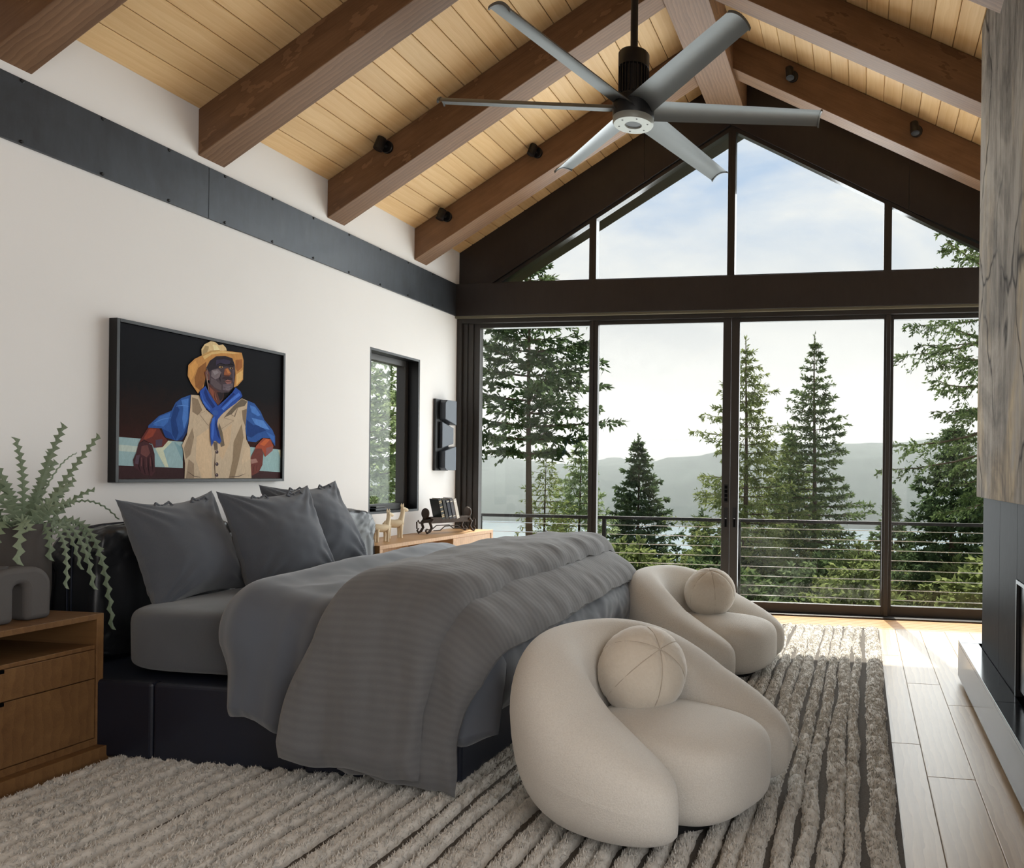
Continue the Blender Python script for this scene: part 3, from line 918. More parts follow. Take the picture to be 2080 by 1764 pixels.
# ---- duvet and coverlet
def smooth(a, b, x):
    t = np.clip((x - a) / (b - a), 0, 1); return t * t * (3 - 2 * t)
def strip(name, mat, parent, xl, xr, yn, yf, zt, hem_n, hem_f, puff, drop, r=0.10, nt=90, ns=170, seed=0, fold=0.03, wr=0.012, uvs=1.0, base=0.0, flare=0.05, ga=1.0, head=0.0):
    """cloth strip running across the bed (near hem -> over the top -> far hem); xl,xr,hem_n take s / t"""
    t = np.linspace(0, 1, nt)[:, None] * np.ones((1, ns)); s = np.ones((nt, 1)) * np.linspace(0, 1, ns)[None, :]
    a, b, c_, d_ = 0.27, 0.40, 0.86, 0.93
    Ls = lambda q0, q1: np.clip((s - q0) / (q1 - q0), 0, 1)
    X = xl(s) + (xr(s) - xl(s)) * t
    zh = hem_n(t)
    ztop = zt - drop(X)
    vert = Ls(0, a); arc = Ls(a, b); top = Ls(b, c_); arc2 = Ls(c_, d_); ver2 = Ls(d_, 1)
    Y = yn + r * (1 - np.cos(arc * PI / 2)) + (yf - yn - 2 * r) * top + r * np.sin(arc2 * PI / 2)
    Z = np.where(s < a, zh + (ztop - r - zh) * vert, 0)
    Z = np.where((s >= a) & (s < b), ztop - r + r * np.sin(arc * PI / 2), Z)
    crown = 0.022 * np.sin(np.pi * top)
    Z = np.where((s >= b) & (s <= c_), ztop + crown, Z)
    Z = np.where((s > c_) & (s <= d_), ztop - r + r * np.cos(arc2 * PI / 2), Z)
    Z = np.where(s > d_, ztop - r - (ztop - r - hem_f) * ver2, Z)
    # normals in the y-z plane
    ny = np.where(s < a, -1.0, np.where(s < b, -np.cos(arc * PI / 2), np.where(s <= c_, 0, np.where(s <= d_, np.sin(arc2 * PI / 2), 1.0))))
    nz = np.where(s < a, 0.0, np.where(s < b, np.sin(arc * PI / 2), np.where(s <= c_, 1, np.where(s <= d_, np.cos(arc2 * PI / 2), 0.0))))
    hang = np.clip(1 - s / b, 0, 1) ** 0.8
    folds = np.sin(X * 23 + 3.0 * vnoise(X * 5, s * 2, 0, seed) + seed) * 0.6 + fbm(X * 11, s * 3, 0.3, 2, seed + 5)
    off = hang * (fold * folds + flare * hang)
    edge = np.clip(1 - np.abs(2 * t - 1) ** 6, 0, 1) ** 0.55
    hem = np.clip(s * 22, 0, 1) ** 0.5
    pf = puff * edge * hem * (1 + head * np.exp(-((t - 0.10) / 0.09) ** 2) * smooth(0.1, 0.4, s))
    topw = wr * fbm(X * 4, Y * 2.2, Z * 2, 3, seed + 1) + 0.35 * wr * (1 - 2.2 * np.abs(fbm(X * 3.5 + Y * 1.5, Y * 3 - X * 1.2, 0, 3, seed + 2)))
    near_r = np.exp(-((1 - t) * (xr(s) - xl(s)) / 0.12) ** 2)
    gath = ga * 0.011 * near_r * np.clip(fbm(Y * 9 + Z * 6, X * 5, 0, 3, seed + 7), -0.6, 1)
    o_top = base + pf + off + topw * (0.4 + 0.6 * edge) + gath
    o_bot = base + off - 0.004
    res = []
    for oo, sh in ((o_top, 1), (o_bot, 0)):
        xs_ = X + ga * 0.012 * near_r * fbm(Y * 4 + Z * 5, Z * 0 + seed, 0, 3, seed)
        res.append(np.stack([xs_, Y + ny * oo, Z + nz * oo], -1).reshape(-1, 3))
    V = np.concatenate(res)
    F = np.concatenate([grid_faces(nt, ns, True), grid_faces(nt, ns) + nt * ns])
    me = mesh_np(name, V, F, True, mat)
    uv = me.uv_layers.new(name='UVMap')
    arcl = np.concatenate([[0], np.cumsum(np.linalg.norm(np.diff(res[0].reshape(nt, ns, 3)[nt // 2], axis=0), axis=1))])
    vv = np.tile(np.ones((nt, 1)) * arcl[None, :], (2, 1)).reshape(-1); uu = np.concatenate([X.reshape(-1)] * 2)
    li = np.empty(len(me.loops), np.int32); me.loops.foreach_get('vertex_index', li)
    uv.data.foreach_set('uv', np.stack([uu[li], vv[li]], 1).astype(np.float32).ravel())
    return link(name, me, parent, -parent.location)

dv = thing('duvet', 'smooth slate duvet folded back at the head and hanging over the foot', 'duvet', (1.9, -3.4, 0.36))
dropf = lambda X: 0.34 * np.clip((X - 2.30) / 0.42, 0, 1) ** 2.2
strip('cover', M['duvet'], dv, lambda s: 1.36 - 0.10 * smooth(0.15, 0.4, s) - 0.22 * smooth(0.45, 0.95, s), lambda s: 2.62 - 0.10 * smooth(0.3, 0.5, s),
      -4.40, -2.34, 0.685, lambda t: 0.22 + 0.03 * np.sin(t * 20) + 0.0 * t, 0.40, 0.075, dropf, r=0.13, nt=150, ns=190, seed=2, fold=0.022, wr=0.012, ga=0.0, head=1.0)
# the part of the duvet that hangs over the foot end
nt, ns = 90, 150
tt = np.linspace(0, 1, nt)[:, None] * np.ones((1, ns)); yy = np.ones((nt, 1)) * np.linspace(-4.45, -2.33, ns)[None, :]
ang = tt * PI
rad_x, rad_z = 0.205, 0.19
endc = np.clip(1 - np.abs((yy + 3.39) / 1.065) ** 10, 0, 1) ** 0.5
X = 2.43 + rad_x * np.sin(ang) * endc + 0.016 * fbm(yy * 4 + tt * 1.5, tt * 3 - yy, 0, 3, 41) * np.sin(ang) + 0.004 * fbm(yy * 14 + tt * 5, tt * 3, 0, 2, 47) * np.sin(ang)
Z = 0.475 + rad_z * np.cos(ang) * (0.55 + 0.45 * endc) - 0.05 * smooth(-3.6, -4.4, yy) * tt + 0.006 * fbm(yy * 12, tt * 6, 1, 2, 44)
me = mesh_np('foot_roll', np.stack([X, yy, Z], -1).reshape(-1, 3), grid_faces(nt, ns), True, M['duvet'])
link('foot_roll', me, dv, -dv.location)

cv = thing('coverlet', 'textured grey waffle coverlet folded in two layers across the bed foot', 'blanket', (2.2, -3.4, 0.70))
strip('lower_layer', M['coverlet'], cv, lambda s: 1.98 - 0.12 * smooth(.4, 1, s), lambda s: 2.49 + 0.15 * smooth(.1, .4, s) - 0.05 * smooth(.45, .95, s),
      -4.45, -2.31, 0.722, lambda t: 0.10 - 0.07 * t, 0.45, 0.060, lambda X: 0.20 * np.clip((X - 2.26) / 0.40, 0, 1) ** 2.0, r=0.14, nt=90, ns=200, seed=12, fold=0.020, wr=0.010, base=0.035, flare=0.07)
strip('upper_layer', M['coverlet'], cv, lambda s: 1.74 + 0.18 * smooth(.08, .4, s) - 0.07 * smooth(.42, .95, s), lambda s: 2.36 + 0.10 * smooth(.1, .4, s) - 0.06 * smooth(.45, .95, s),
      -4.46, -2.29, 0.768, lambda t: 0.14 - 0.05 * t + 0.012 * np.sin(t * 14), 0.48, 0.085, lambda X: 0.10 * np.clip((X - 2.2) / 0.35, 0, 1) ** 2.0, r=0.15, nt=100, ns=200, seed=22, fold=0.022, wr=0.013, base=0.048, flare=0.085)

# ---- crescent lounge chairs
def chair(label, loc, yaw):
    t_ = thing('lounge_chair', label, 'armchair', loc, (0, 0, yaw), group='cream boucle lounge chairs')
    nphi, nk = 150, 56
    ph = np.linspace(-1, 1, nphi)[:, None] * np.ones((1, nk)); k = np.ones((nphi, 1)) * np.linspace(0, 2 * PI, nk)[None, :]
    PH = math.radians(127)
    phi = PI + ph * PH                                  # pi = back, opening faces local +x
    q = np.abs(ph)
    H = 0.310 + 0.315 * (0.5 + 0.5 * np.cos(np.clip(q, 0, 1) ** 1.45 * PI)) ** 0.95       # top height along the sweep
    W = 0.150 - 0.012 * np.cos(q * PI)                       # half thickness
    capq = np.clip((q - 0.70) / 0.30, 0, 1)
    cap = np.clip(1 - capq ** 2.3, 0.0, 1) ** (1 / 2.3)
    W = W * cap; Hh = H * cap ** 0.55
    ck, sk = np.cos(k), np.sin(k)
    e1, e2 = 0.80, 0.62
    cr_ = np.sign(ck) * np.abs(ck) ** e1; cz = np.sign(sk) * np.abs(sk) ** e2
    zmid = 0.012 + H / 2 * (0.74 + 0.26 * cap)
    z = zmid + (Hh / 2) * cz
    lean = 0.055 * (z - 0.25) / 0.35 * np.cos(q * PI / 2)          # back leans outwards
    bulge = 0.030 * cap * np.sin(np.clip(z / np.maximum(H, .1), 0, 1) * PI)
    rc = 0.368 + 0.0 * q
    R = rc + W * cr_ + lean + bulge * (cr_ > 0) * np.abs(cr_)
    X = R * np.cos(phi); X = np.where(X > 0, X * 1.52, X * 1.0) - 0.01; Y = R * np.sin(phi)
    P = np.stack([X, Y, np.maximum(z, 0.012)], -1)
    P[..., 2] += 0.0
    V = P.reshape(-1, 3)
    link('wraparound_back', mesh_np('wraparound_back', V, grid_faces(nphi, nk, True), True, M['boucle']), t_)
    # seat block
    V, F = superbox(0.35, 0.285, 0.158, 4.0, 90, 50)
    top = V[:, 2] > 0
    V[:, 2] += 0.172
    V[:, 2] += 0.025 * np.clip(1 - (V[:, 0] / 0.4) ** 2, 0, 1) * np.clip(1 - (V[:, 1] / 0.33) ** 2, 0, 1) * top
    V[:, 1] *= 1 - 0.10 * np.clip(V[:, 0] / 0.38, 0, 1)
    V[:, 0] += 0.045 + 0.05 * (1 - (V[:, 1] / 0.33) ** 2) * (V[:, 0] > 0)
    link('seat', mesh_np('seat', V, F, True, M['boucle']), t_)
    MB().lathe([(0.33, 0), (0.33, 0.03)], 32, (0.0, 0, 0)).build('plinth', M['black_metal'], t_)
    return t_
chair('cream boucle crescent lounge chair nearest the camera at the foot of the bed', (3.275, -4.415, 0.034), math.radians(-24))
chair('cream boucle crescent lounge chair farther back beside the sliding doors', (3.07, -2.36, 0.034), math.radians(-17))
def ballp(label, loc, r, rot):
    t_ = thing('ball_pillow', label, 'pillow', loc, rot, group='plush ball pillows')
    nu, nv = 72, 40
    u = np.linspace(0, 2 * PI, nu); v = np.linspace(0, PI, nv)
    U, Vv = np.meshgrid(u, v, indexing='ij')
    rr = r * (1 - 0.022 * np.exp(-((((U / (PI / 3)) + 0.5) % 1 - 0.5) * (PI / 3) * np.sin(Vv) / 0.05) ** 2)) + 0.0015 * fbm(U * 8, Vv * 8, 0, 2, 4)
    X = rr * np.sin(Vv) * np.cos(U); Y = rr * np.sin(Vv) * np.sin(U); Z = rr * np.cos(Vv) * 0.95
    link('cover', mesh_np('cover', np.stack([X, Y, Z], -1).reshape(-1, 3), grid_faces(nu, nv, True), True, M['plush']), t_)
    for k in range(6):
        pts = [(0.979 * r * math.sin(a) * math.cos(k * PI / 3), 0.979 * r * math.sin(a) * math.sin(k * PI / 3), 0.95 * 0.979 * r * math.cos(a)) for a in np.linspace(0.02, PI - 0.02, 24)]
        MB().tube(pts, 0.0022, 5, False).build('seam', M['seam'], t_, smooth=True)
ballp('round cream plush ball pillow on the nearest lounge chair', (3.175, -4.30, 0.500), 0.183, (0.75, 0.5, 0.35))
ballp('round cream plush ball pillow on the lounge chair by the doors', (3.06, -2.28, 0.515), 0.172, (0.25, -0.2, 0.9))

# ---- nightstand
ns_ = thing('nightstand', 'warm oak nightstand with open shelf and two drawers left of the bed', 'nightstand', (0.41, -4.75, 0))
NX0, NX1, NY0, NY1 = 0.08, 0.72, -5.12, -4.415
def nb(name, x0, x1, y0, y1, z0, z1, par=None, b=0.002, mat=None):
    o = MB().box(x0 - .41, x1 - .41, y0 + 4.75, y1 + 4.75, z0, z1).build(name, mat or M['oak'], par or ns_, bev=b)
    return o
nb('plinth', NX0, 0.768, NY0 - .04, NY1 + 0.04, 0.0, 0.075)
nb('side_panel', NX0, NX1, NY1 - 0.032, NY1, 0.075, 0.655)
nb('side_panel', NX0, NX1, NY0, NY0 + 0.032, 0.075, 0.655)
nb('top', NX0, NX1, NY0 + .032, NY1 - .032, 0.630, 0.655)
nb('shelf', NX0, NX1 - .01, NY0 + .032, NY1 - .032, 0.50, 0.518)
nb('bottom_rail', NX0, NX1, NY0 + .032, NY1 - .032, 0.075, 0.105)
nb('back_panel', NX0, NX0 + .015, NY0 + .032, NY1 - .032, 0.105, 0.630)
for z0, z1 in ((0.372, 0.498), (0.108, 0.368)):
    d = nb('drawer', 0.20, NX1 - .004, NY0 + .036, NY1 - .036, z0, z1)
    nb('finger_notch', NX1 - .012, NX1 - .0035, -4.90, -4.82, z1 - 0.014, z1, d, 0, M['firebox'])

# ---- cylinder planter, arch vase
ceramic = plain('charcoal_ceramic', '4b4745', 0.7, 0.3, var=0.10, vscale=6, bump=0.05)
ceramic2 = plain('grey_ceramic', '565352', 0.75, 0.3, var=0.06, vscale=6, bump=0.05)
pl = thing('planter', 'tall dark grey cylindrical planter on the nightstand', 'planter', (0.36, -4.475, 0.655))
R_ = 0.098
MB().lathe([(R_ * .9, 0), (R_ * .93, 0.005), (R_, 0.10), (R_, 0.385), (R_ * .96, 0.395), (R_ * .90, 0.385), (R_ * .88, 0.36)], 40).build('pot', ceramic, pl, smooth=True)
MB().lathe([(R_ * .88, 0.33), (R_ * .86, 0.365), (0.01, 0.37)], 24).build('soil', plain('soil', '2a221b', 0.95), pl, smooth=True)
av = thing('arch_vase', 'matte grey arch shaped vase in front of the planter', 'vase', (0.56, -4.678, 0.655))
HW_, SH_, HH_ = 0.128, 0.0225, 0.228
prof = [(-HW_, 0)] + [(-HW_ + 0.085 - 0.085 * math.cos(a), HH_ - 0.085 + 0.085 * math.sin(a)) for a in np.linspace(0, PI / 2, 9)] + [(HW_ - 0.085 + 0.085 * math.sin(a), HH_ - 0.085 + 0.085 * math.cos(a)) for a in np.linspace(0, PI / 2, 9)] + [(HW_, 0), (SH_, 0)] + [(SH_ * math.cos(a), 0.135 + SH_ * math.sin(a)) for a in np.linspace(0, PI, 9)] + [(-SH_, 0)]
o = MB().prism(prof, 'x', -0.050, 0.050).build('body', ceramic2, av, smooth=True)
bevel(o, 0.030, 4)
MB().lathe([(0.028, 0.222), (0.032, 0.236), (0.025, 0.236), (0.021, 0.225)], 24, (0, -0.05, 0)).build('spout', ceramic2, av, smooth=True)

# ---- fishbone cactus
fc = thing('fishbone_cactus', 'trailing fishbone cactus with zigzag green stems spilling from the dark planter', 'plant', (0.36, -4.475, 1.03))
t = NT('cactus_green')
v = t.coords()
g = t.noise(v, 14, 4)
oi = t.n('ShaderNodeObjectInfo').outputs['Random']
col = t.mix(t.math('ADD', t.math('MULTIPLY', g, 0.6), t.math('MULTIPLY', oi, 0.4)), lin('4f6048'), lin('97a78e'))
M['cactus'] = t.bsdf(col, 0.5, 0.4)
def frond(p0, p1, p2, width, lobes, lean=0.0, thick=0.003):
    P = [Vector(p0), Vector(p1), Vector(p2)]
    def bz(t): return P[0] * (1 - t) ** 2 + P[1] * 2 * t * (1 - t) + P[2] * t * t
    V, F = [], []
    N = lobes * 4
    for i in range(N + 1):
        t_ = i / N
        c = bz(t_); tg = (bz(min(1, t_ + .01)) - bz(max(0, t_ - .01))).normalized()
        view = Vector((0.6, -0.8, 0.1 + lean))
        sd = tg.cross(view).normalized()
        nn = sd.cross(tg).normalized()
        taper = min(1, t_ * 6) * (1 - 0.55 * t_) + 0.05
        for s_, ph in ((1, 0), (-1, 2)):
            k = ((i + ph) % 4) / 4
            lob = (0.20, 0.42, 1.10, 0.62)[(i + ph) % 4]
            tip = c + sd * s_ * width * lob * taper + tg * (0.30 * width * (lob - .3))
            V += [tip + nn * thick * .3, c + nn * thick, c - nn * thick, tip - nn * thick * .3]
    for i in range(N):
        for b in (0, 4):
            a0, a1 = i * 8 + b, (i + 1) * 8 + b
            F += [(a0, a0 + 1, a1 + 1, a1), (a0 + 2, a0 + 3, a1 + 3, a1 + 2), (a0, a1, a1 + 3, a0 + 3)]
    me = mesh_from('frond', V, F, False, [M['cactus']])
    link('frond', me, fc)
F0 = [((0, .03, 0), (.02, .06, .25), (.06, .125, .47), .032, 14), ((.02, .03, 0), (.05, .12, .2), (.05, .30, .43), .026, 15), ((0, -.01, 0), (.05, -.02, .2), (.03, -.06, .40), .026, 13),
      ((0, .0, 0), (.02, -.10, .22), (0, -.20, .33), .034, 11), ((.03, -.03, 0), (.08, -.14, .15), (.1, -.26, .20), .036, 10), ((.02, .04, 0), (.06, .22, .22), (.10, .36, .02), .010, 14),
      ((.05, .05, -.01), (.10, .17, .10), (.13, .215, -.30), .026, 12), ((.06, .06, -.01), (.12, .26, .16), (.16, .28, -.50), .026, 18), ((.05, .04, -.01), (.10, .13, .03), (.11, .10, -.28), .022, 11),
      ((.04, .05, -.01), (.08, .20, .12), (.09, .23, -.16), .020, 10), ((.06, .03, -.01), (.12, .10, .08), (.12, .16, -.20), .020, 9),
      ((.06, -.04, -.01), (.14, -.12, .12), (.18, -.16, -.14), .034, 8), ((.04, -.06, -.01), (.10, -.18, .14), (.12, -.24, -.22), .034, 9), ((-.03, .02, 0), (-.02, .08, .2), (0, .14, .30), .028, 9),
      ((.01, -.03, 0), (.05, -.08, .16), (.04, -.16, .30), .03, 9), ((.0, .04, 0), (.04, .12, .14), (.03, .20, .22), .026, 8), ((.04, .0, 0), (.10, .05, .16), (.14, .10, .20), .03, 7),
      ((.05, -.02, 0), (.14, -.03, .14), (.20, -.04, .10), .034, 7), ((.05, .02, 0), (.12, .03, .12), (.19, .07, .12), .032, 7), ((.03, -.05, 0), (.12, -.10, .08), (.18, -.11, .0), .034, 7),
      ((.0, .02, 0), (.03, .06, .22), (.02, .09, .34), .026, 9), ((.02, -.06, 0), (.04, -.16, .06), (.06, -.26, .06), .034, 8), ((-.03, -.03, 0), (-.02, -.14, .14), (0, -.24, .18), .03, 9),
      ((.05, .05, -.01), (.1, .12, .14), (.12, .22, .17), .022, 8), ((.01, .02, 0), (.03, .10, .30), (.03, .21, .34), .007, 12), ((.06, .0, -.01), (.13, .02, .05), (.13, .01, -.14), .03, 7)]
for f_ in F0:
    frond(*f_)

# ---- console desk beyond the bed
cs = thing('console_table', 'light oak wall console under the small window beside the glass wall', 'console', (0.24, -1.15, 0))
def cb(name, x0, x1, y0, y1, z0, z1, b=0.002):
    return MB().box(x0 - .24, x1 - .24, y0 + 1.15, y1 + 1.15, z0, z1).build(name, M['oak_light'], cs, bev=b)
cb('top', 0.006, 0.47, -2.03, -0.20, 0.705, 0.735)
cb('end_panel', 0.006, 0.47, -2.03, -1.99, 0.0, 0.705)
cb('end_panel', 0.006, 0.47, -0.24, -0.20, 0.0, 0.705)
dr = cb('drawer_box', 0.02, 0.465, -0.95, -0.242, 0.60, 0.704)
cb('back_rail', 0.006, 0.03, -1.99, -0.95, 0.55, 0.704)

# ---- llama figurines
figm = plain('cream_carved_stone', 'd9c7a8', 0.6, 0.4, var=0.08, vscale=25)
def llama(label, loc, yaw, s):
    t_ = thing('llama_figurine', label, 'figurine', loc, (0, 0, yaw), group='llama figurines')
    m = MB()
    n = 14
    m.tube([(-0.085, 0, .115), (-0.078, 0, .122), (-0.05, 0, .125), (0, 0, .120), (0.04, 0, .124), (0.062, 0, .130), (0.075, 0, .132)], [0.006, .028, .036, .035, .036, .030, .008], n)
    m.tube([(0.045, 0, .125), (0.058, 0, .165), (0.066, 0, .205), (0.070, 0, .238)], [.032, .022, .018, .019], n)
    m.tube([(0.052, 0, .236), (0.062, 0, .243), (0.085, 0, .240), (0.108, 0, .232), (0.118, 0, .230)], [.006, .019, .018, .013, .004], n)
    b = m.build('body', figm, t_, smooth=True)
    for x in (-0.058, 0.045):
        for y in (-0.020, 0.020):
            MB().tube([(x, y, .115), (x, y, .06), (x, y, .012), (x, y, 0)], [.017, .0125, .0115, .014], 10).build('leg', figm, t_, smooth=True)
    for y in (-0.011, 0.011):
        MB().tube([(0.064, y, .252), (0.062, y * 1.3, .275), (0.066, y * 1.4, .292)], [.007, .008, .002], 8).build('ear', figm, t_, smooth=True)
    MB().tube([(-0.080, 0, .135), (-0.098, 0, .125), (-0.100, 0, .098)], [.010, .010, .004], 8).build('tail', figm, t_, smooth=True)
    t_.scale = (s, s, s)
llama('cream llama figurine nearer the bed on the console', (0.28, -1.72, 0.735), math.radians(70), 0.90)
llama('cream llama figurine closer to the book stand on the console', (0.16, -1.36, 0.735), math.radians(60), 1.0)

# ---- iron book stand and books
iron = plain('rusty_cast_iron', '3b2e25', 0.55, 0.5, 0.4, var=0.3, vscale=30, bump=0.2)
bs = thing('book_stand', 'ornate cast iron book stand with curled feet on the console', 'book stand', (0.25, -0.68, 0.735), (0, 0, math.radians(-22)))
MB().box(-.05, .05, -.22, .22, .115, .127).build('tray', iron, bs, bev=0.003)
for x in (-.055, .055):
    MB().box(x - .006, x + .006, -.22, .22, .095, .150).build('side_rail', iron, bs, bev=0.003)
for y, sg in ((-.235, -1), (.235, 1)):
    m = MB().lathe([(0.001, -.010), (.045, -.010), (.050, 0), (.045, .010), (.001, .010)], 20)
    o = m.build('end_plate', iron, bs, smooth=True); o.location = (0, y, .185); o.rotation_euler = (PI / 2, 0, 0)
for x in (-.06, .06):
    for y, sg in ((-.20, -1), (.20, 1)):
        MB().tube([(x, y, .13), (x, y + sg * .03, .10), (x, y + sg * .012, .055), (x, y + sg * .035, .022), (x, y + sg * .06, .010), (x, y + sg * .075, .03), (x, y + sg * .06, .05)], [.014, .013, .012, .012, .010, .008, .005], 8).build('curled_foot', iron, bs, smooth=True)
    MB().tube([(x, -.19, .03), (x, -.12, .03), (x, -.07, .065), (x, .07, .065), (x, .12, .03), (x, .19, .03)], .005, 6).build('stretcher', iron, bs, smooth=True)
for y, sg in ((-.25, -1), (.25, 1)):
    MB().tube([(0, y, .10), (0, y + sg * .045, .10), (0, y + sg * .06, .125), (0, y + sg * .075, .11), (0, y + sg * .072, .05)], .006, 6).build('hook', iron, bs, smooth=True)
bk_cols = [('1d2422', 'c9b489', 'black book with gilt spine bands, leftmost in the iron stand'), ('23211f', '3a3632', 'plain black book second from left in the iron stand'), ('1c2030', 'c8c4b6', 'dark navy book in the middle of the iron stand'), ('4c4a52', 'd8d2c4', 'grey book second from right in the iron stand'), ('d9d4cc', 'f0ece4', 'white book at right end of the iron stand')]
for i, (c1, c2, lb) in enumerate(bk_cols):
    b = thing('book', lb, 'book', (0, 0, 0), group='books in the iron stand')
    th_, w_, h_ = 0.032 - 0.002 * (i % 2), 0.125, 0.195 - 0.006 * (i % 3)
    cov = plain('book_cover_%d' % i, c1, 0.45)
    MB().box(-w_ / 2, w_ / 2, -th_ / 2, -th_ / 2 + .003, 0, h_).box(-w_ / 2, w_ / 2, th_ / 2 - .003, th_ / 2, 0, h_).box(w_ / 2 - .004, w_ / 2, -th_ / 2 + .003, th_ / 2 - .003, 0, h_).build('cover', cov, b, bev=0.001)
    MB().box(-w_ / 2 + .004, w_ / 2 - .004, -th_ / 2 + .003, th_ / 2 - .003, .004, h_ - .004).build('pages', plain('paper_%d' % i, 'd8cfbd', 0.9), b)
    bandm = plain('spine_band_%d' % i, c2, 0.4)
    for z in ((.02, .035, .07, .11, .15, .165) if i == 0 else (.02, .16)):
        MB().box(w_ / 2, w_ / 2 + .0012, -th_ / 2 + .002, th_ / 2 - .002, z, z + .008).build('spine_band', bandm, b)
    base = Vector((0.25, -0.68, 0.735))
    Rz = Matrix.Rotation(math.radians(-22), 4, 'Z')
    b.matrix_world = Matrix.Translation(base) @ Rz @ Matrix.Translation((0.0, -0.085 + i * 0.041, 0.1275)) @ Matrix.Rotation(math.radians(14), 4, 'X') @ Matrix.Translation((0, 0, 0.003 + .002 * (i % 2)))

# ---- wall sconce
sn = thing('wall_sconce', 'tall black wall sconce of three faceted plates beside the window', 'sconce', (0, -0.395, 1.31))
MB().box(0, 0.028, -0.120, 0.120, 0.0, 0.69).build('back_plate', M['black_metal'], sn, bev=0.004)
scm = plain('sconce_face', '3a3f47', 0.35, 0.5, 0.3)
def splate(pts, xa, xb, nm='front_plate'):
    n = len(pts)
    V = [(xa, y, z) for y, z in pts] + [(xb + 0.03 * (y + 0.12) / 0.24, y, z) for y, z in pts]
    F = [tuple(range(n)), tuple(range(2 * n - 1, n - 1, -1))] + [(i, (i + 1) % n, n + (i + 1) % n, n + i) for i in range(n)]
    MB().add(V, F).build(nm, scm, sn, bev=0.006)
splate([(-.060, .50), (.115, .445), (.115, .685), (-.03, .685), (-.060, .655)], 0.028, 0.085)
splate([(-.060, .215), (.115, .265), (.115, .42), (-.060, .475)], 0.028, 0.055)
splate([(-.060, .19), (.115, .24), (.115, .005), (-.03, .005), (-.060, .03)], 0.028, 0.085)

# ---- painting
pt = thing('framed_painting', 'framed oil painting of a cowboy in blue shirt and tan hat above the bed', 'painting', (0, -3.767, 1.222))
FW, FH = 1.251, 0.897
m = MB()
m.box(0.004, 0.055, 0, 0.018, 0, FH).box(0.004, 0.055, FW - .018, FW, 0, FH).box(0.004, 0.055, .018, FW - .018, 0, .018).box(0.004, 0.055, .018, FW - .018, FH - .018, FH)
m.build('frame', M['black_metal'], pt, bev=0.001)
t = NT('canvas_ground')
v = t.coords()
sx = t.n('ShaderNodeSeparateXYZ', {0: v}).outputs[2]
nz_ = t.noise(v, 22, 5, 0.7, 1.0)
f = t.math('ADD', t.math('MULTIPLY', sx, 1.0), t.math('MULTIPLY', nz_, 0.22))
M['canvas'] = t.bsdf(t.ramp(f, [(0.30, lin('3a1f1c')), (0.48, lin('2a1b18')), (0.68, lin('17171a')), (0.95, lin('1b1c20'))]), 0.8, 0.08, 0, nz_, 0.25, 0.002)
MB().box(0.030, 0.040, 0.020, FW - .020, 0.020, FH - .020).build('canvas', M['canvas'], pt)
pcols = {}
def paint_mat(c):
    if c not in pcols:
        t = NT('oil_' + c)
        v = t.coords()
        n1 = t.noise(t.coords((1, 1, 0.5)), 45, 4, 0.7, 1.2)
        cc = lin(c)
        t.bsdf(t.mix(n1, tuple(k * 0.72 for k in cc[:3]) + (1,), tuple(min(1, k * 1.25) for k in cc[:3]) + (1,)), 0.75, 0.1, 0, n1, 0.2, 0.002)
        pcols[c] = t.m
    return pcols[c]
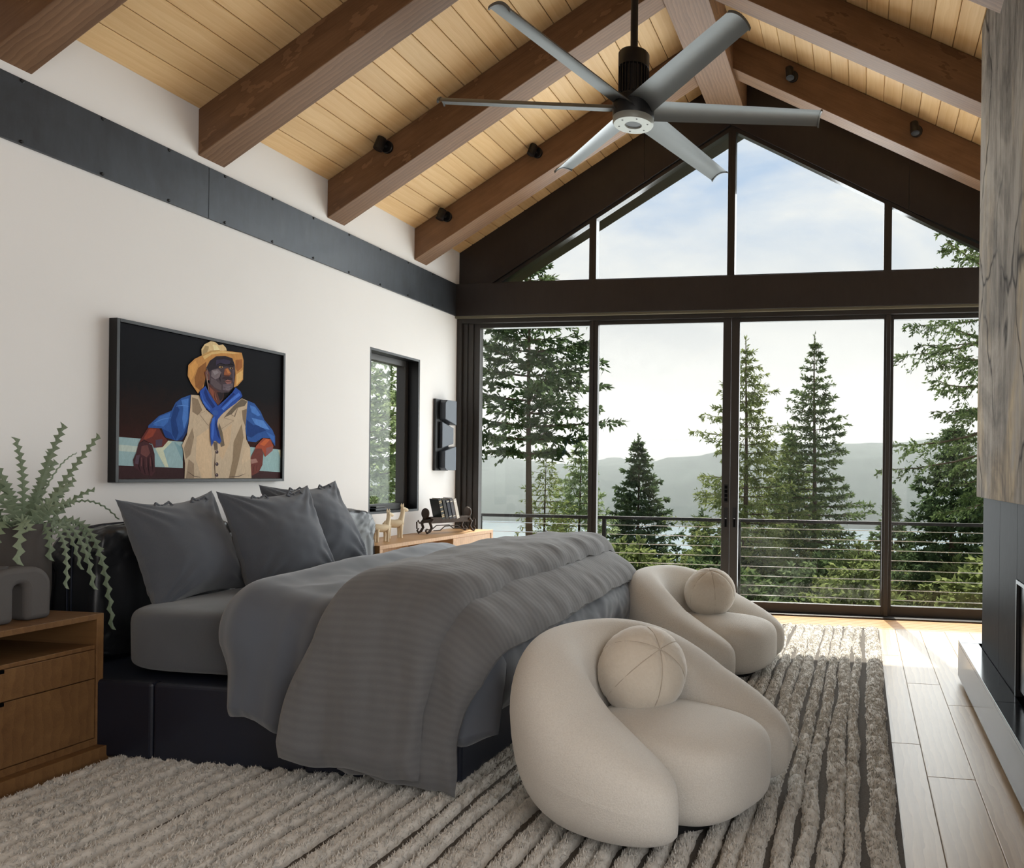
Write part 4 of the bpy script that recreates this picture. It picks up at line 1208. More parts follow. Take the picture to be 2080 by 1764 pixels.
PAINT = [("96b0b4",[(0.005,0.25),(0.437,0.241),(0.439,0.083),(0.006,0.094)]),("96b4b6",[(0.943,0.229),(1.231,0.221),(1.233,0.063),(0.944,0.074)]),("b9c4bb",[(0.006,0.208),(0.181,0.202),(0.187,0.167),(0.006,0.174)]),("c9cdb4",[(0.254,0.193),(0.335,0.242),(0.364,0.239),(0.306,0.184),(0.342,0.087),(0.318,0.088)]),("7fa0a8",[(0.376,0.239),(0.438,0.202),(0.438,0.122)]),("d8d8b8",[(1.208,0.218),(1.231,0.217),(1.232,0.162)]),("3a2426",[(0.006,0.094),(0.451,0.083),(0.452,0.009),(0.007,0.01)]),("40282a",[(0.96,0.074),(1.233,0.063),(1.234,0.006),(0.964,0.007)]),("2f5596",[(0.488,0.528),(0.423,0.501),(0.384,0.471),(0.357,0.421),(0.275,0.384),(0.208,0.324),(0.205,0.309),(0.293,0.313),(0.317,0.262),(0.388,0.246),(0.431,0.25),(0.468,0.305),(0.483,0.436)]),("1d3c78",[(0.387,0.466),(0.411,0.431),(0.387,0.371),(0.406,0.297),(0.388,0.246),(0.364,0.28),(0.351,0.363),(0.369,0.427)]),("4a78c0",[(0.423,0.49),(0.473,0.505),(0.468,0.381),(0.443,0.315),(0.43,0.378),(0.436,0.443)]),("3f6cb5",[(0.281,0.38),(0.351,0.41),(0.334,0.352),(0.305,0.324),(0.236,0.326)]),("1b3468",[(0.437,0.283),(0.474,0.36),(0.468,0.305),(0.431,0.25),(0.401,0.248)]),("1f3f80",[(0.293,0.313),(0.352,0.29),(0.379,0.249),(0.317,0.262)]),("5d8bd0",[(0.387,0.449),(0.436,0.456),(0.473,0.456),(0.473,0.458),(0.436,0.462),(0.387,0.451)]),("5d8bd0",[(0.236,0.335),(0.294,0.363),(0.352,0.378),(0.351,0.38),(0.292,0.367),(0.236,0.337)]),("2f5596",[(0.928,0.535),(0.987,0.522),(1.043,0.471),(1.076,0.418),(1.151,0.354),(1.177,0.312),(1.178,0.243),(1.127,0.297),(1.061,0.295),(1.005,0.263),(0.935,0.266),(0.915,0.331),(0.918,0.438)]),("4a78c0",[(0.948,0.506),(0.995,0.498),(1.043,0.447),(1.019,0.439),(0.964,0.46)]),("1d3c78",[(0.922,0.409),(0.98,0.376),(1.044,0.38),(1.093,0.345),(1.02,0.324),(0.965,0.291),(0.923,0.302)]),("5482c8",[(0.964,0.424),(1.068,0.412),(1.126,0.353),(1.06,0.362),(0.996,0.383)]),("3d68b0",[(1.093,0.339),(1.169,0.311),(1.173,0.261),(1.127,0.304)]),("642e2a",[(0.205,0.311),(0.276,0.312),(0.305,0.267),(0.335,0.242),(0.3,0.204),(0.243,0.198),(0.231,0.223),(0.146,0.216),(0.162,0.247)]),("8a3f30",[(0.214,0.307),(0.259,0.306),(0.236,0.264),(0.192,0.242),(0.176,0.247)]),("50404f",[(0.254,0.244),(0.299,0.251),(0.294,0.21),(0.254,0.203)]),("2c1618",[(0.149,0.217),(0.181,0.234),(0.231,0.217),(0.232,0.22),(0.181,0.241),(0.148,0.22)]),("46282c",[(0.146,0.216),(0.181,0.233),(0.231,0.213),(0.248,0.162),(0.252,0.06),(0.232,0.035),(0.21,0.04),(0.182,0.041),(0.15,0.066),(0.12,0.086),(0.114,0.126),(0.133,0.166)]),("6b4240",[(0.165,0.206),(0.203,0.212),(0.22,0.167),(0.198,0.141),(0.16,0.161)]),("56414c",[(0.133,0.151),(0.154,0.156),(0.149,0.101),(0.125,0.106)]),("241216",[(0.153,0.141),(0.146,0.091),(0.159,0.061),(0.162,0.061),(0.153,0.091),(0.156,0.141)]),("241216",[(0.178,0.136),(0.176,0.081),(0.189,0.045),(0.192,0.046),(0.183,0.081),(0.18,0.136)]),("241216",[(0.205,0.141),(0.206,0.08),(0.215,0.04),(0.218,0.04),(0.213,0.081),(0.208,0.142)]),("241216",[(0.227,0.152),(0.231,0.101),(0.237,0.06),(0.239,0.06),(0.238,0.101),(0.23,0.152)]),("7a5050",[(0.165,0.141),(0.163,0.091),(0.166,0.091),(0.168,0.141)]),("7a5050",[(0.193,0.136),(0.195,0.086),(0.197,0.086),(0.195,0.136)]),("7a5050",[(0.218,0.142),(0.223,0.091),(0.226,0.091),(0.221,0.142)]),("9c4a34",[(1.005,0.238),(1.069,0.295),(1.135,0.288),(1.161,0.242),(1.153,0.211),(1.087,0.166),(1.062,0.209),(0.998,0.22)]),("c06038",[(1.037,0.251),(1.094,0.29),(1.127,0.285),(1.078,0.24)]),("8c5a58",[(1.094,0.228),(1.157,0.242),(1.149,0.208),(1.091,0.173)]),("6c3a34",[(0.998,0.22),(1.054,0.221),(1.07,0.185),(1.063,0.111),(1.031,0.062),(0.976,0.039),(0.937,0.063),(0.944,0.129),(0.967,0.171)]),("a07870",[(0.959,0.147),(1.006,0.153),(1.022,0.129),(0.967,0.117)]),("3a1c1c",[(0.966,0.111),(0.951,0.069),(0.953,0.069),(0.969,0.111)]),("3a1c1c",[(0.989,0.111),(0.978,0.057),(0.981,0.056),(0.992,0.111)]),("3a1c1c",[(1.013,0.111),(1.006,0.069),(1.008,0.068),(1.016,0.111)]),("c2ad94",[(0.488,0.528),(0.546,0.531),(0.57,0.486),(0.603,0.445),(0.654,0.415),(0.678,0.394),(0.706,0.418),(0.798,0.488),(0.879,0.545),(0.928,0.532),(0.921,0.468),(0.911,0.349),(0.919,0.278),(0.954,0.225),(0.959,0.141),(0.968,0.01),(0.449,0.013),(0.451,0.111),(0.438,0.191),(0.428,0.218),(0.462,0.283),(0.474,0.354),(0.483,0.436)]),("8f7b66",[(0.495,0.513),(0.537,0.506),(0.57,0.442),(0.538,0.407),(0.499,0.426)]),("96826c",[(0.462,0.251),(0.5,0.328),(0.513,0.275),(0.488,0.165),(0.457,0.138),(0.441,0.202)]),("d2b696",[(0.532,0.275),(0.624,0.335),(0.646,0.167),(0.647,0.021),(0.573,0.023),(0.527,0.138)]),("c9ad8e",[(0.714,0.311),(0.799,0.372),(0.785,0.256),(0.729,0.14),(0.701,0.168)]),("8f7a62",[(0.815,0.257),(0.88,0.377),(0.896,0.289),(0.86,0.14),(0.824,0.018),(0.78,0.015),(0.808,0.14)]),("826f5c",[(0.879,0.465),(0.921,0.48),(0.911,0.361),(0.888,0.407)]),("ccb498",[(0.897,0.23),(0.951,0.219),(0.955,0.147),(0.883,0.111)]),("9a8570",[(0.476,0.138),(0.514,0.111),(0.515,0.024),(0.458,0.019)]),("6e6152",[(0.762,0.439),(0.812,0.489),(0.879,0.542),(0.925,0.528),(0.902,0.497),(0.842,0.48),(0.798,0.436),(0.734,0.406)]),("6e6152",[(0.699,0.372),(0.724,0.317),(0.743,0.231),(0.715,0.219),(0.686,0.321)]),("6a5c50",[(0.655,0.252),(0.686,0.247),(0.69,0.202),(0.666,0.198)]),("5a4a40",[(0.544,0.418),(0.59,0.435),(0.589,0.436),(0.544,0.419)]),("5a4a40",[(0.55,0.413),(0.616,0.348),(0.618,0.349),(0.551,0.414)]),("5a4a40",[(0.813,0.394),(0.713,0.334),(0.714,0.333),(0.814,0.393)]),("5a4a40",[(0.769,0.439),(0.822,0.419),(0.847,0.48),(0.845,0.481),(0.819,0.423),(0.77,0.441)]),("5a4a40",[(0.734,0.405),(0.813,0.393),(0.814,0.394),(0.734,0.407)]),("5a4a40",[(0.672,0.196),(0.664,0.1),(0.673,0.02),(0.676,0.021),(0.67,0.1),(0.674,0.196)]),("5a4a40",[(0.469,0.062),(0.514,0.033),(0.56,0.027),(0.56,0.029),(0.516,0.037),(0.471,0.063)]),("5a4a40",[(0.78,0.029),(0.862,0.032),(0.914,0.051),(0.913,0.052),(0.86,0.037),(0.78,0.031)]),("4a3d40",[(0.695,0.188),(0.693,0.181),(0.687,0.177),(0.68,0.177),(0.674,0.181),(0.672,0.187),(0.674,0.194),(0.68,0.198),(0.687,0.198),(0.693,0.194)]),("82747a",[(0.685,0.19),(0.684,0.188),(0.681,0.186),(0.678,0.186),(0.676,0.188),(0.675,0.19),(0.676,0.193),(0.678,0.195),(0.681,0.195),(0.684,0.193)]),("4a3d40",[(0.696,0.111),(0.694,0.104),(0.688,0.1),(0.681,0.1),(0.675,0.104),(0.672,0.111),(0.675,0.118),(0.68,0.122),(0.688,0.122),(0.694,0.118)]),("82747a",[(0.685,0.114),(0.685,0.111),(0.682,0.11),(0.679,0.11),(0.677,0.111),(0.676,0.114),(0.677,0.116),(0.679,0.118),(0.682,0.118),(0.685,0.117)]),("4a3d40",[(0.696,0.042),(0.694,0.035),(0.688,0.031),(0.681,0.031),(0.675,0.035),(0.673,0.042),(0.675,0.049),(0.681,0.053),(0.688,0.053),(0.694,0.048)]),("82747a",[(0.686,0.045),(0.685,0.042),(0.683,0.04),(0.68,0.04),(0.677,0.042),(0.676,0.045),(0.677,0.047),(0.68,0.049),(0.683,0.049),(0.685,0.047)]),("c08a50",[(0.465,0.704),(0.461,0.639),(0.485,0.598),(0.536,0.541),(0.575,0.581),(0.588,0.632),(0.594,0.705),(0.621,0.753),(0.668,0.788),(0.738,0.801),(0.795,0.795),(0.817,0.752),(0.822,0.694),(0.811,0.609),(0.841,0.623),(0.885,0.667),(0.888,0.794),(0.872,0.842),(0.795,0.838),(0.709,0.831),(0.627,0.815),(0.561,0.777),(0.509,0.748)]),("8c5c34",[(0.535,0.697),(0.594,0.743),(0.595,0.666),(0.582,0.609),(0.556,0.557),(0.517,0.58),(0.51,0.634)]),("d39a58",[(0.471,0.699),(0.515,0.738),(0.535,0.713),(0.503,0.644),(0.485,0.614),(0.469,0.64)]),("9a6238",[(0.821,0.787),(0.876,0.801),(0.877,0.748),(0.84,0.714),(0.821,0.735)]),("d8b478",[(0.567,0.773),(0.64,0.812),(0.723,0.83),(0.861,0.837),(0.795,0.824),(0.709,0.815),(0.634,0.794),(0.581,0.755)]),("dcb070",[(0.829,0.695),(0.881,0.731),(0.881,0.672),(0.83,0.625)]),("d9bd8e",[(0.561,0.777),(0.557,0.815),(0.58,0.849),(0.626,0.879),(0.66,0.877),(0.688,0.861),(0.719,0.872),(0.744,0.853),(0.751,0.837),(0.695,0.826),(0.627,0.812)]),("a89068",[(0.564,0.805),(0.586,0.842),(0.613,0.841),(0.6,0.8),(0.566,0.781)]),("ecd8a8",[(0.64,0.856),(0.674,0.856),(0.695,0.834),(0.654,0.822)]),("bf9a64",[(0.561,0.783),(0.627,0.818),(0.695,0.833),(0.695,0.825),(0.627,0.81),(0.562,0.772)]),("5c3a34",[(0.598,0.622),(0.67,0.585),(0.733,0.569),(0.726,0.528),(0.691,0.479),(0.65,0.516),(0.615,0.557)]),("8a5040",[(0.619,0.591),(0.66,0.567),(0.677,0.518),(0.688,0.485),(0.653,0.519),(0.626,0.558)]),("2c2226",[(0.677,0.563),(0.733,0.569),(0.722,0.528),(0.701,0.509)]),("4a3e44",[(0.594,0.705),(0.621,0.753),(0.668,0.788),(0.738,0.801),(0.795,0.795),(0.817,0.752),(0.816,0.682),(0.808,0.611),(0.768,0.572),(0.711,0.564),(0.656,0.584),(0.622,0.608),(0.613,0.657)]),("2c252c",[(0.596,0.705),(0.624,0.753),(0.668,0.788),(0.738,0.801),(0.795,0.795),(0.812,0.751),(0.803,0.738),(0.745,0.735),(0.689,0.72),(0.641,0.701),(0.616,0.683)]),("3a3348",[(0.668,0.765),(0.731,0.78),(0.781,0.776),(0.774,0.754),(0.71,0.746),(0.668,0.731)]),("75686c",[(0.635,0.696),(0.682,0.711),(0.71,0.692),(0.7,0.662),(0.662,0.641),(0.631,0.659)]),("8a8084",[(0.641,0.689),(0.676,0.701),(0.689,0.689),(0.659,0.668)]),("5d5054",[(0.628,0.648),(0.669,0.636),(0.711,0.612),(0.711,0.578),(0.663,0.59),(0.628,0.614)]),("665a62",[(0.722,0.619),(0.8,0.633),(0.803,0.608),(0.768,0.581),(0.722,0.582)]),("786c74",[(0.739,0.604),(0.782,0.613),(0.775,0.591),(0.747,0.588)]),("5a4c58",[(0.796,0.72),(0.813,0.722),(0.811,0.646),(0.8,0.639)]),("94583a",[(0.735,0.718),(0.76,0.728),(0.787,0.696),(0.776,0.682),(0.728,0.679)]),("c07a48",[(0.745,0.716),(0.761,0.721),(0.778,0.697),(0.76,0.691)]),("5a3428",[(0.728,0.68),(0.776,0.682),(0.767,0.67),(0.735,0.669)]),("a08058",[(0.721,0.727),(0.718,0.723),(0.71,0.719),(0.699,0.718),(0.691,0.719),(0.688,0.723),(0.691,0.727),(0.699,0.731),(0.71,0.732),(0.718,0.731)]),("18120f",[(0.714,0.726),(0.712,0.723),(0.709,0.72),(0.705,0.72),(0.702,0.721),(0.701,0.725),(0.702,0.728),(0.705,0.731),(0.709,0.731),(0.712,0.729)]),("9a8468",[(0.798,0.731),(0.796,0.727),(0.789,0.724),(0.782,0.723),(0.776,0.724),(0.773,0.727),(0.776,0.731),(0.782,0.734),(0.789,0.735),(0.795,0.734)]),("18120f",[(0.792,0.73),(0.791,0.727),(0.789,0.724),(0.785,0.724),(0.783,0.726),(0.782,0.728),(0.783,0.732),(0.785,0.734),(0.788,0.734),(0.791,0.733)]),("181216",[(0.672,0.734),(0.703,0.746),(0.734,0.744),(0.735,0.746),(0.703,0.752),(0.671,0.736)]),("181216",[(0.76,0.747),(0.784,0.753),(0.806,0.75),(0.807,0.753),(0.785,0.759),(0.759,0.75)]),("3c2c30",[(0.711,0.655),(0.739,0.672),(0.774,0.674),(0.8,0.662),(0.789,0.655),(0.746,0.65)]),("92625c",[(0.735,0.639),(0.759,0.653),(0.791,0.647),(0.786,0.631),(0.753,0.624)]),("3a2222",[(0.725,0.636),(0.76,0.637),(0.795,0.644),(0.795,0.645),(0.76,0.641),(0.725,0.637)]),("2a2026",[(0.709,0.692),(0.694,0.656),(0.703,0.628),(0.705,0.629),(0.699,0.656),(0.711,0.692)]),("2a2026",[(0.718,0.601),(0.761,0.596),(0.801,0.61),(0.8,0.611),(0.761,0.599),(0.718,0.602)]),("6e4640",[(0.58,0.675),(0.601,0.696),(0.618,0.669),(0.618,0.633),(0.597,0.627)]),("2a1818",[(0.59,0.676),(0.602,0.661),(0.604,0.634),(0.606,0.634),(0.607,0.663),(0.592,0.677)]),("b0a090",[(0.597,0.705),(0.598,0.633),(0.615,0.557),(0.616,0.557),(0.602,0.634),(0.598,0.705)]),("241a1c",[(0.652,0.572),(0.658,0.527),(0.684,0.49),(0.685,0.491),(0.662,0.528),(0.653,0.572)]),("7aa0c0",[(0.619,0.546),(0.643,0.521),(0.67,0.489),(0.66,0.477),(0.623,0.513)]),("d0d8c0",[(0.646,0.507),(0.645,0.502),(0.64,0.498),(0.635,0.498),(0.63,0.501),(0.629,0.505),(0.63,0.51),(0.635,0.514),(0.64,0.514),(0.645,0.512)]),("2b4c9c",[(0.588,0.593),(0.609,0.562),(0.643,0.521),(0.684,0.478),(0.733,0.517),(0.797,0.575),(0.822,0.61),(0.863,0.588),(0.879,0.56),(0.827,0.508),(0.755,0.462),(0.706,0.418),(0.685,0.394),(0.678,0.36),(0.714,0.259),(0.7,0.239),(0.672,0.258),(0.655,0.255),(0.639,0.218),(0.628,0.279),(0.627,0.357),(0.651,0.415),(0.59,0.46),(0.55,0.518),(0.546,0.556)]),("1c3272",[(0.589,0.582),(0.616,0.524),(0.664,0.472),(0.643,0.459),(0.596,0.511),(0.576,0.553)]),("3f68c0",[(0.556,0.551),(0.576,0.504),(0.63,0.452),(0.616,0.449),(0.57,0.486)]),("4a74cc",[(0.712,0.464),(0.783,0.528),(0.848,0.58),(0.864,0.564),(0.798,0.517),(0.727,0.454)]),("1c3272",[(0.74,0.512),(0.804,0.573),(0.819,0.566),(0.754,0.508),(0.698,0.463)]),("3f68c0",[(0.637,0.391),(0.661,0.41),(0.658,0.336),(0.648,0.257),(0.635,0.279)]),("1a2f6c",[(0.671,0.393),(0.686,0.338),(0.704,0.265),(0.683,0.292),(0.665,0.359)]),("35589f",[(0.688,0.434),(0.683,0.424),(0.671,0.417),(0.657,0.416),(0.645,0.421),(0.641,0.431),(0.645,0.441),(0.657,0.448),(0.671,0.449),(0.683,0.444)])]

V, F, mi, mats = [], [], [], []
for i, (c, pts) in enumerate(PAINT):
    mm = paint_mat(c)
    if mm not in mats: mats.append(mm)
    b = len(V)
    ar = sum(p[0] * q[1] - q[0] * p[1] for p, q in zip(pts, pts[1:] + pts[:1]))
    if ar < 0: pts = pts[::-1]
    V += [(0.0402 + i * 0.00006, min(max(y, .021), FW - .021), min(max(z, .021), FH - .021)) for y, z in pts]
    F.append(tuple(range(b, b + len(pts)))); mi.append(mats.index(mm))
link('cowboy_figure', mesh_from('cowboy_figure', V, F, False, mats, mi), pt)

# ---- ceiling fan
fan = thing('ceiling_fan', 'large black ceiling fan with six satin aluminium blades on a long rod', 'ceiling fan', (2.565, -2.52, 3.56))
MB().lathe([(.024, .44), (.024, 1.46)], 16).build('down_rod', M['black_metal'], fan, smooth=True)
MB().lathe([(.02, 1.30), (.07, 1.32), (.075, 1.44)], 24).build('canopy', M['black_metal'], fan, smooth=True)
mo = MB().lathe([(.075, .17), (.088, .18), (.088, .36), (.100, .365), (.100, .455), (.092, .465), (.03, .47)], 32).build('motor', M['black_metal'], fan, smooth=True)
for k in range(24):
    a = k * PI / 12
    o = MB().box(.086, .099, -.003, .003, .19, .365).build('fin', M['black_metal'], mo); o.rotation_euler = (0, 0, a)
MB().lathe([(.125, .035), (.134, .05), (.134, .155), (.110, .17), (.06, .175)], 36).build('hub', M['black_metal'], fan, smooth=True)
pm_ = plain('grey_cap', '9a9c96', 0.45, 0.5, 0.3)
cap_ = MB().lathe([(.050, .012), (.055, .0), (.125, .0), (.132, .012), (.132, .04), (.05, .04)], 40).build('cap_ring', pm_, fan, smooth=True)
MB().lathe([(.001, .030), (.052, .028), (.054, .012), (.050, .008)], 24).build('lamp_well', M['black_metal'], fan, smooth=True)
MB().lathe([(.001, .014), (.024, .016), (.028, .024)], 20, (0, .012, 0)).build('lamp', M['lens'], fan, smooth=True)
for k in range(6):
    a = k * PI / 3
    MB().lathe([(.006, -.002), (.006, .002)], 8, (.095 * math.cos(a), .095 * math.sin(a), 0)).build('screw', M['frame'], cap_)
# blade: cambered foil, slightly tapered, pitched
nL, nC = 16, 11
L0, L1 = 0.10, 1.215
V = []
for s_ in (1, -1):
    for i in range(nL):
        r = L0 + (L1 - L0) * i / (nL - 1)
        ch = 0.090 - 0.018 * i / (nL - 1)
        for j in range(nC):
            c = -1 + 2 * j / (nC - 1)
            V.append((r, c * ch, 0.026 * (1 - c * c) - 0.010 + s_ * 0.004 * math.sqrt(max(0, 1 - c * c))))
F = np.concatenate([grid_faces(nL, nC), grid_faces(nL, nC, True) + nL * nC])
bl_me = mesh_np('blade', V, F, True, M['alu'])
Vt = [(p[0] + (0.012 if k % 2 else 0), p[1], p[2]) for k, p in enumerate([q for j in range(nC) for q in (V[(nL - 1) * nC + j], V[(nL - 1) * nC + j])])]
Vt = []
for j in range(nC):
    x_, y_, z_ = V[(nL - 1) * nC + j]
    for dx_, dz_ in ((0, .005), (.010, .005), (.010, -.012), (0, -.012)):
        Vt.append((x_ + dx_, y_ * 1.02, z_ + dz_))
Ft = []
for j in range(nC - 1):
    for q in range(4):
        Ft.append((j * 4 + q, j * 4 + (q + 1) % 4, (j + 1) * 4 + (q + 1) % 4, (j + 1) * 4 + q))
Ft += [(0, 1, 2, 3), tuple((nC - 1) * 4 + q for q in (3, 2, 1, 0))]
tip_me = mesh_np('blade_tip', Vt, Ft, False, M['alu'])
for k in range(6):
    b = link('blade', bl_me, fan, (0, 0, .105))
    b.rotation_euler = Euler((math.radians(-18), 0, math.radians(13.27 + 60 * k)), 'XYZ')
    link('blade_tip', tip_me, b)

# ---- adjustable spot lights on the rafters
spots = [((0.50, -2.032, 3.74), 'black spot light on the rafter nearest the fan rod at left'), ((0.32, -0.86, 3.61), 'black spot light low on the last left rafter'), ((1.18, -0.86, 4.14), 'black spot light midway up the last left rafter'),
         ((3.44, -0.86, 4.65), 'black spot light high on the last right rafter'), ((4.46, -0.86, 4.13), 'black spot light low on the last right rafter near the stone')]
for i, (p_, lb) in enumerate(spots):
    t_ = thing('spot_light', lb, 'spot light', (p_[0], p_[1], p_[2]), group='spot lights on the rafters')
    o = MB().lathe([(.048, 0), (.048, .016), (.044, .020), (.001, .020)], 28).build('mount', M['black_metal'], t_, smooth=True); o.rotation_euler = (PI / 2, 0, 0)
    MB().tube([(0, -.018, 0), (-.01, -.05, .0)], .014, 12).build('arm', M['black_metal'], t_, smooth=True)
    hd = MB().lathe([(.024, -.045), (.034, -.048), (.034, .045), (.030, .050), (.001, .050)], 24).build('head', M['black_metal'], t_, smooth=True)
    hd.location = (-.018, -.068, 0); hd.rotation_euler = (math.radians(-14), math.radians(14 if p_[0] < 2.7 else -6), 0)
    MB().lathe([(.001, -.040), (.018, -.043), (.026, -.036)], 16).build('lens', M['lens'], hd, smooth=True)

# ================================================================== OUTSIDE
def foliage_mat(name, c1, c2, c3):
    t = NT(name)
    v = t.coords()
    n1 = t.noise(v, 1.6, 3)
    n2 = t.noise(v, 14, 2)
    col = t.ramp(t.math('ADD', t.math('MULTIPLY', n1, 0.6), t.math('MULTIPLY', n2, 0.4)), [(0.32, lin(c1)), (0.5, lin(c2)), (0.68, lin(c3))])
    di = t.n('ShaderNodeBsdfDiffuse', {0: col})
    tr = t.n('ShaderNodeBsdfTranslucent', {0: col})
    mx = t.n('ShaderNodeMixShader', {0: 0.45, 1: di.outputs[0], 2: tr.outputs[0]})
    t.t.links.new(mx.outputs[0], t.out.inputs[0])
    return t.m
M['fir'] = foliage_mat('fir_needles', '3d4a31', '566743', '748354')
M['fir_dark'] = foliage_mat('dark_fir_needles', '37452f', '4d5e40', '687852')
M['larch'] = foliage_mat('larch_needles', '56643a', '747f4c', '959c65')
M['pale'] = foliage_mat('pale_needles', '6a7c58', '8b9b70', 'adb78c')
M['bush'] = foliage_mat('bush_leaves', '59663c', '77824f', '979c69')
M['bark'] = plain('conifer_bark', '54473c', 0.9, 0.1, var=0.35, vscale=9, bump=0.5, bscale=25)

def needles(P, D, L, Wd, rs, jit=0.5):
    """P points, D directions (unit), blade quads"""
    n = len(P)
    d = D + rs.normal(0, jit, (n, 3)); d /= np.linalg.norm(d, axis=1, keepdims=True)
    r = rs.normal(0, 1, (n, 3)); s = np.cross(d, r); s /= np.linalg.norm(s, axis=1, keepdims=True) + 1e-9
    l = (L * rs.uniform(0.6, 1.3, n))[:, None]; w = (Wd * rs.uniform(0.6, 1.3, n))[:, None]
    a = P; b = P + d * l * 0.5 + s * w; c = P + d * l; e_ = P + d * l * 0.5 - s * w
    return np.stack([a, b, c, e_], 1).reshape(-1, 3)

def conifer_mesh(seed, H, crown0, R, levels, nb, style='fir', blades=9, bl=0.16, bw=0.030, droop=0.25, top_pow=0.9, bare=0.15, jag=0.25):
    rs = np.random.RandomState(seed)
    Pn, Dn, tw = [], [], MB()
    for i in range(levels):
        f = i / (levels - 1)
        z = crown0 + (H * 0.985 - crown0) * f ** 0.95
        Lmax = R * ((1 - f) ** top_pow) * (0.55 + 0.45 * min(1, f * 5 + 0.35)) + 0.05 * R * (1 - f) + 0.02 * H * (1 - f)
        k0 = rs.uniform(0, 2 * PI)
        for b in range(nb):
            if rs.rand() < 0.10: continue
            az = k0 + 2 * PI * b / nb + rs.normal(0, 0.25)
            L = Lmax * (1 + rs.uniform(-jag, jag))
            if L < 0.05: continue
            nseg = max(3, int(L / 0.22))
            t = np.linspace(0, 1, nseg + 1)
            up = (0.25 - droop * 1.6 * (1 - f)) if style != 'larch' else (0.10 - droop * (1 - f))
            curve = (up * t + 0.30 * droop * t ** 2.2) * L
            rad = t * L
            sway = rs.normal(0, 0.06) * L * t ** 2
            x = np.cos(az) * rad - np.sin(az) * sway; y = np.sin(az) * rad + np.cos(az) * sway
            zz = z + curve
            pts = np.stack([x, y, zz], 1)
            if L > 0.35:
                tw.tube([tuple(p) for p in pts[::max(1, nseg // 3)]], [max(0.004, 0.012 * L * (1 - q * 0.85)) for q in np.linspace(0, 1, len(pts[::max(1, nseg // 3)]))], 4, False)
            # side twigs
            nt_ = max(3, int(L / 0.10))
            tt = rs.uniform(bare, 1.0, nt_)
            base = np.stack([np.interp(tt, t, x), np.interp(tt, t, y), np.interp(tt, t, zz)], 1)
            side = rs.choice([-1, 1], nt_)
            ang = az + side * rs.uniform(0.5, 1.2, nt_)
            tl = L * 0.42 * (1.12 - tt) * rs.uniform(0.5, 1.2, nt_) + 0.06
            dz = rs.normal(-0.12, 0.18, nt_) if style == 'fir' else rs.normal(-0.55, 0.35, nt_)
            td = np.stack([np.cos(ang), np.sin(ang), dz], 1); td /= np.linalg.norm(td, axis=1, keepdims=True)
            for q in range(blades):
                g = rs.uniform(0, 1, nt_)
                Pn.append(base + td * (tl * g)[:, None]); Dn.append(td)
            dirb = np.array([np.cos(az), np.sin(az), up])
            for q in range(max(1, blades // 3)):
                g = rs.uniform(bare, 1, nt_)
                Pn.append(np.stack([np.interp(g, t, x), np.interp(g, t, y), np.interp(g, t, zz)], 1)); Dn.append(np.tile(dirb, (nt_, 1)))
    # leader
    for q in range(30):
        g = rs.uniform(0.93, 1.0)
        Pn.append(np.array([[0, 0, H * g]])); Dn.append(np.array([[rs.normal(0, .5), rs.normal(0, .5), 1.0]]))
    P = np.concatenate(Pn); D = np.concatenate(Dn)
    D = D / np.linalg.norm(D, axis=1, keepdims=True)
    V = needles(P, D, bl, bw, rs)
    F = np.arange(len(V)).reshape(-1, 4)
    return V, F, tw

def conifer(name, label, cat, loc, H, crown0, R, levels, nb, mat, seed, trunk_r=0.12, lean=0.0, group=None, **k):
    t_ = thing(name, label, cat, loc, group=group)
    V, F, tw = conifer_mesh(seed, H, crown0, R, levels, nb, **k)
    rs = np.random.RandomState(seed)
    pts = [(lean * H * q ** 1.5 + 0.02 * H * math.sin(q * 5 + seed) * 0.2, 0, H * q) for q in np.linspace(0, 1, 9)]
    MB().tube(pts, [trunk_r * (1 - 0.93 * q) for q in np.linspace(0, 1, 9)], 8).build('trunk', M['bark'], t_, smooth=True)
    V = np.array(V); V[:, 0] += lean * H * np.clip(V[:, 2] / H, 0, 1) ** 1.5
    tw.v = [(x_ + lean * H * max(0, min(1, z_ / H)) ** 1.5, y_, z_) for x_, y_, z_ in tw.v]
    tw.build('branches', M['bark'], t_, kind='stuff')
    o = link('foliage', mesh_np('foliage', V, F, False, mat), t_)
    o['kind'] = 'stuff'
    return t_

def ground(x, y):
    return -2.4 - 0.145 * np.clip(y, 0, 40) - 0.45 * np.clip(y - 40, 0, 400)
G = 'conifers beyond the balcony'
def gz(x, y): return float(ground(x, y))
def plant(name, lb, x, y, ztop, crown_z, R, levels, nb, mat, seed, cat='tree', **k):
    z0 = gz(x, y)
    return conifer(name, lb, cat, (x, y, z0), ztop - z0, crown_z - z0, R, levels, nb, M[mat], seed, group=G, **k)
plant('fir_tree', 'tall dark fir with bare lower trunk behind the leftmost glass pane', -3.72, 10.0, 6.55, 1.75, 1.75, 17, 6, 'fir_dark', 1, trunk_r=0.13, top_pow=0.55, droop=0.16, blades=8, bl=0.17, bw=0.034, bare=0.22, jag=0.35)
plant('larch_tree', 'thin young larch beside the tall fir trunk in the left pane', -5.0, 14.0, 2.2, -2.2, 1.3, 26, 5, 'larch', 2, style='larch', trunk_r=0.07, blades=5, bl=0.13, bw=0.018)
plant('larch_tree', 'pale green larch behind the mullion between the left panes', -5.45, 18.0, 2.6, -4.0, 2.0, 26, 7, 'pale', 3, style='larch', trunk_r=0.10, blades=8, bl=0.16, bw=0.026)
plant('fir_tree', 'dense pyramid shaped dark fir in the left sliding door', -5.45, 25.0, 2.95, -5.0, 2.3, 30, 7, 'fir_dark', 4, trunk_r=0.14, blades=9, bl=0.20, bw=0.036, droop=0.15)
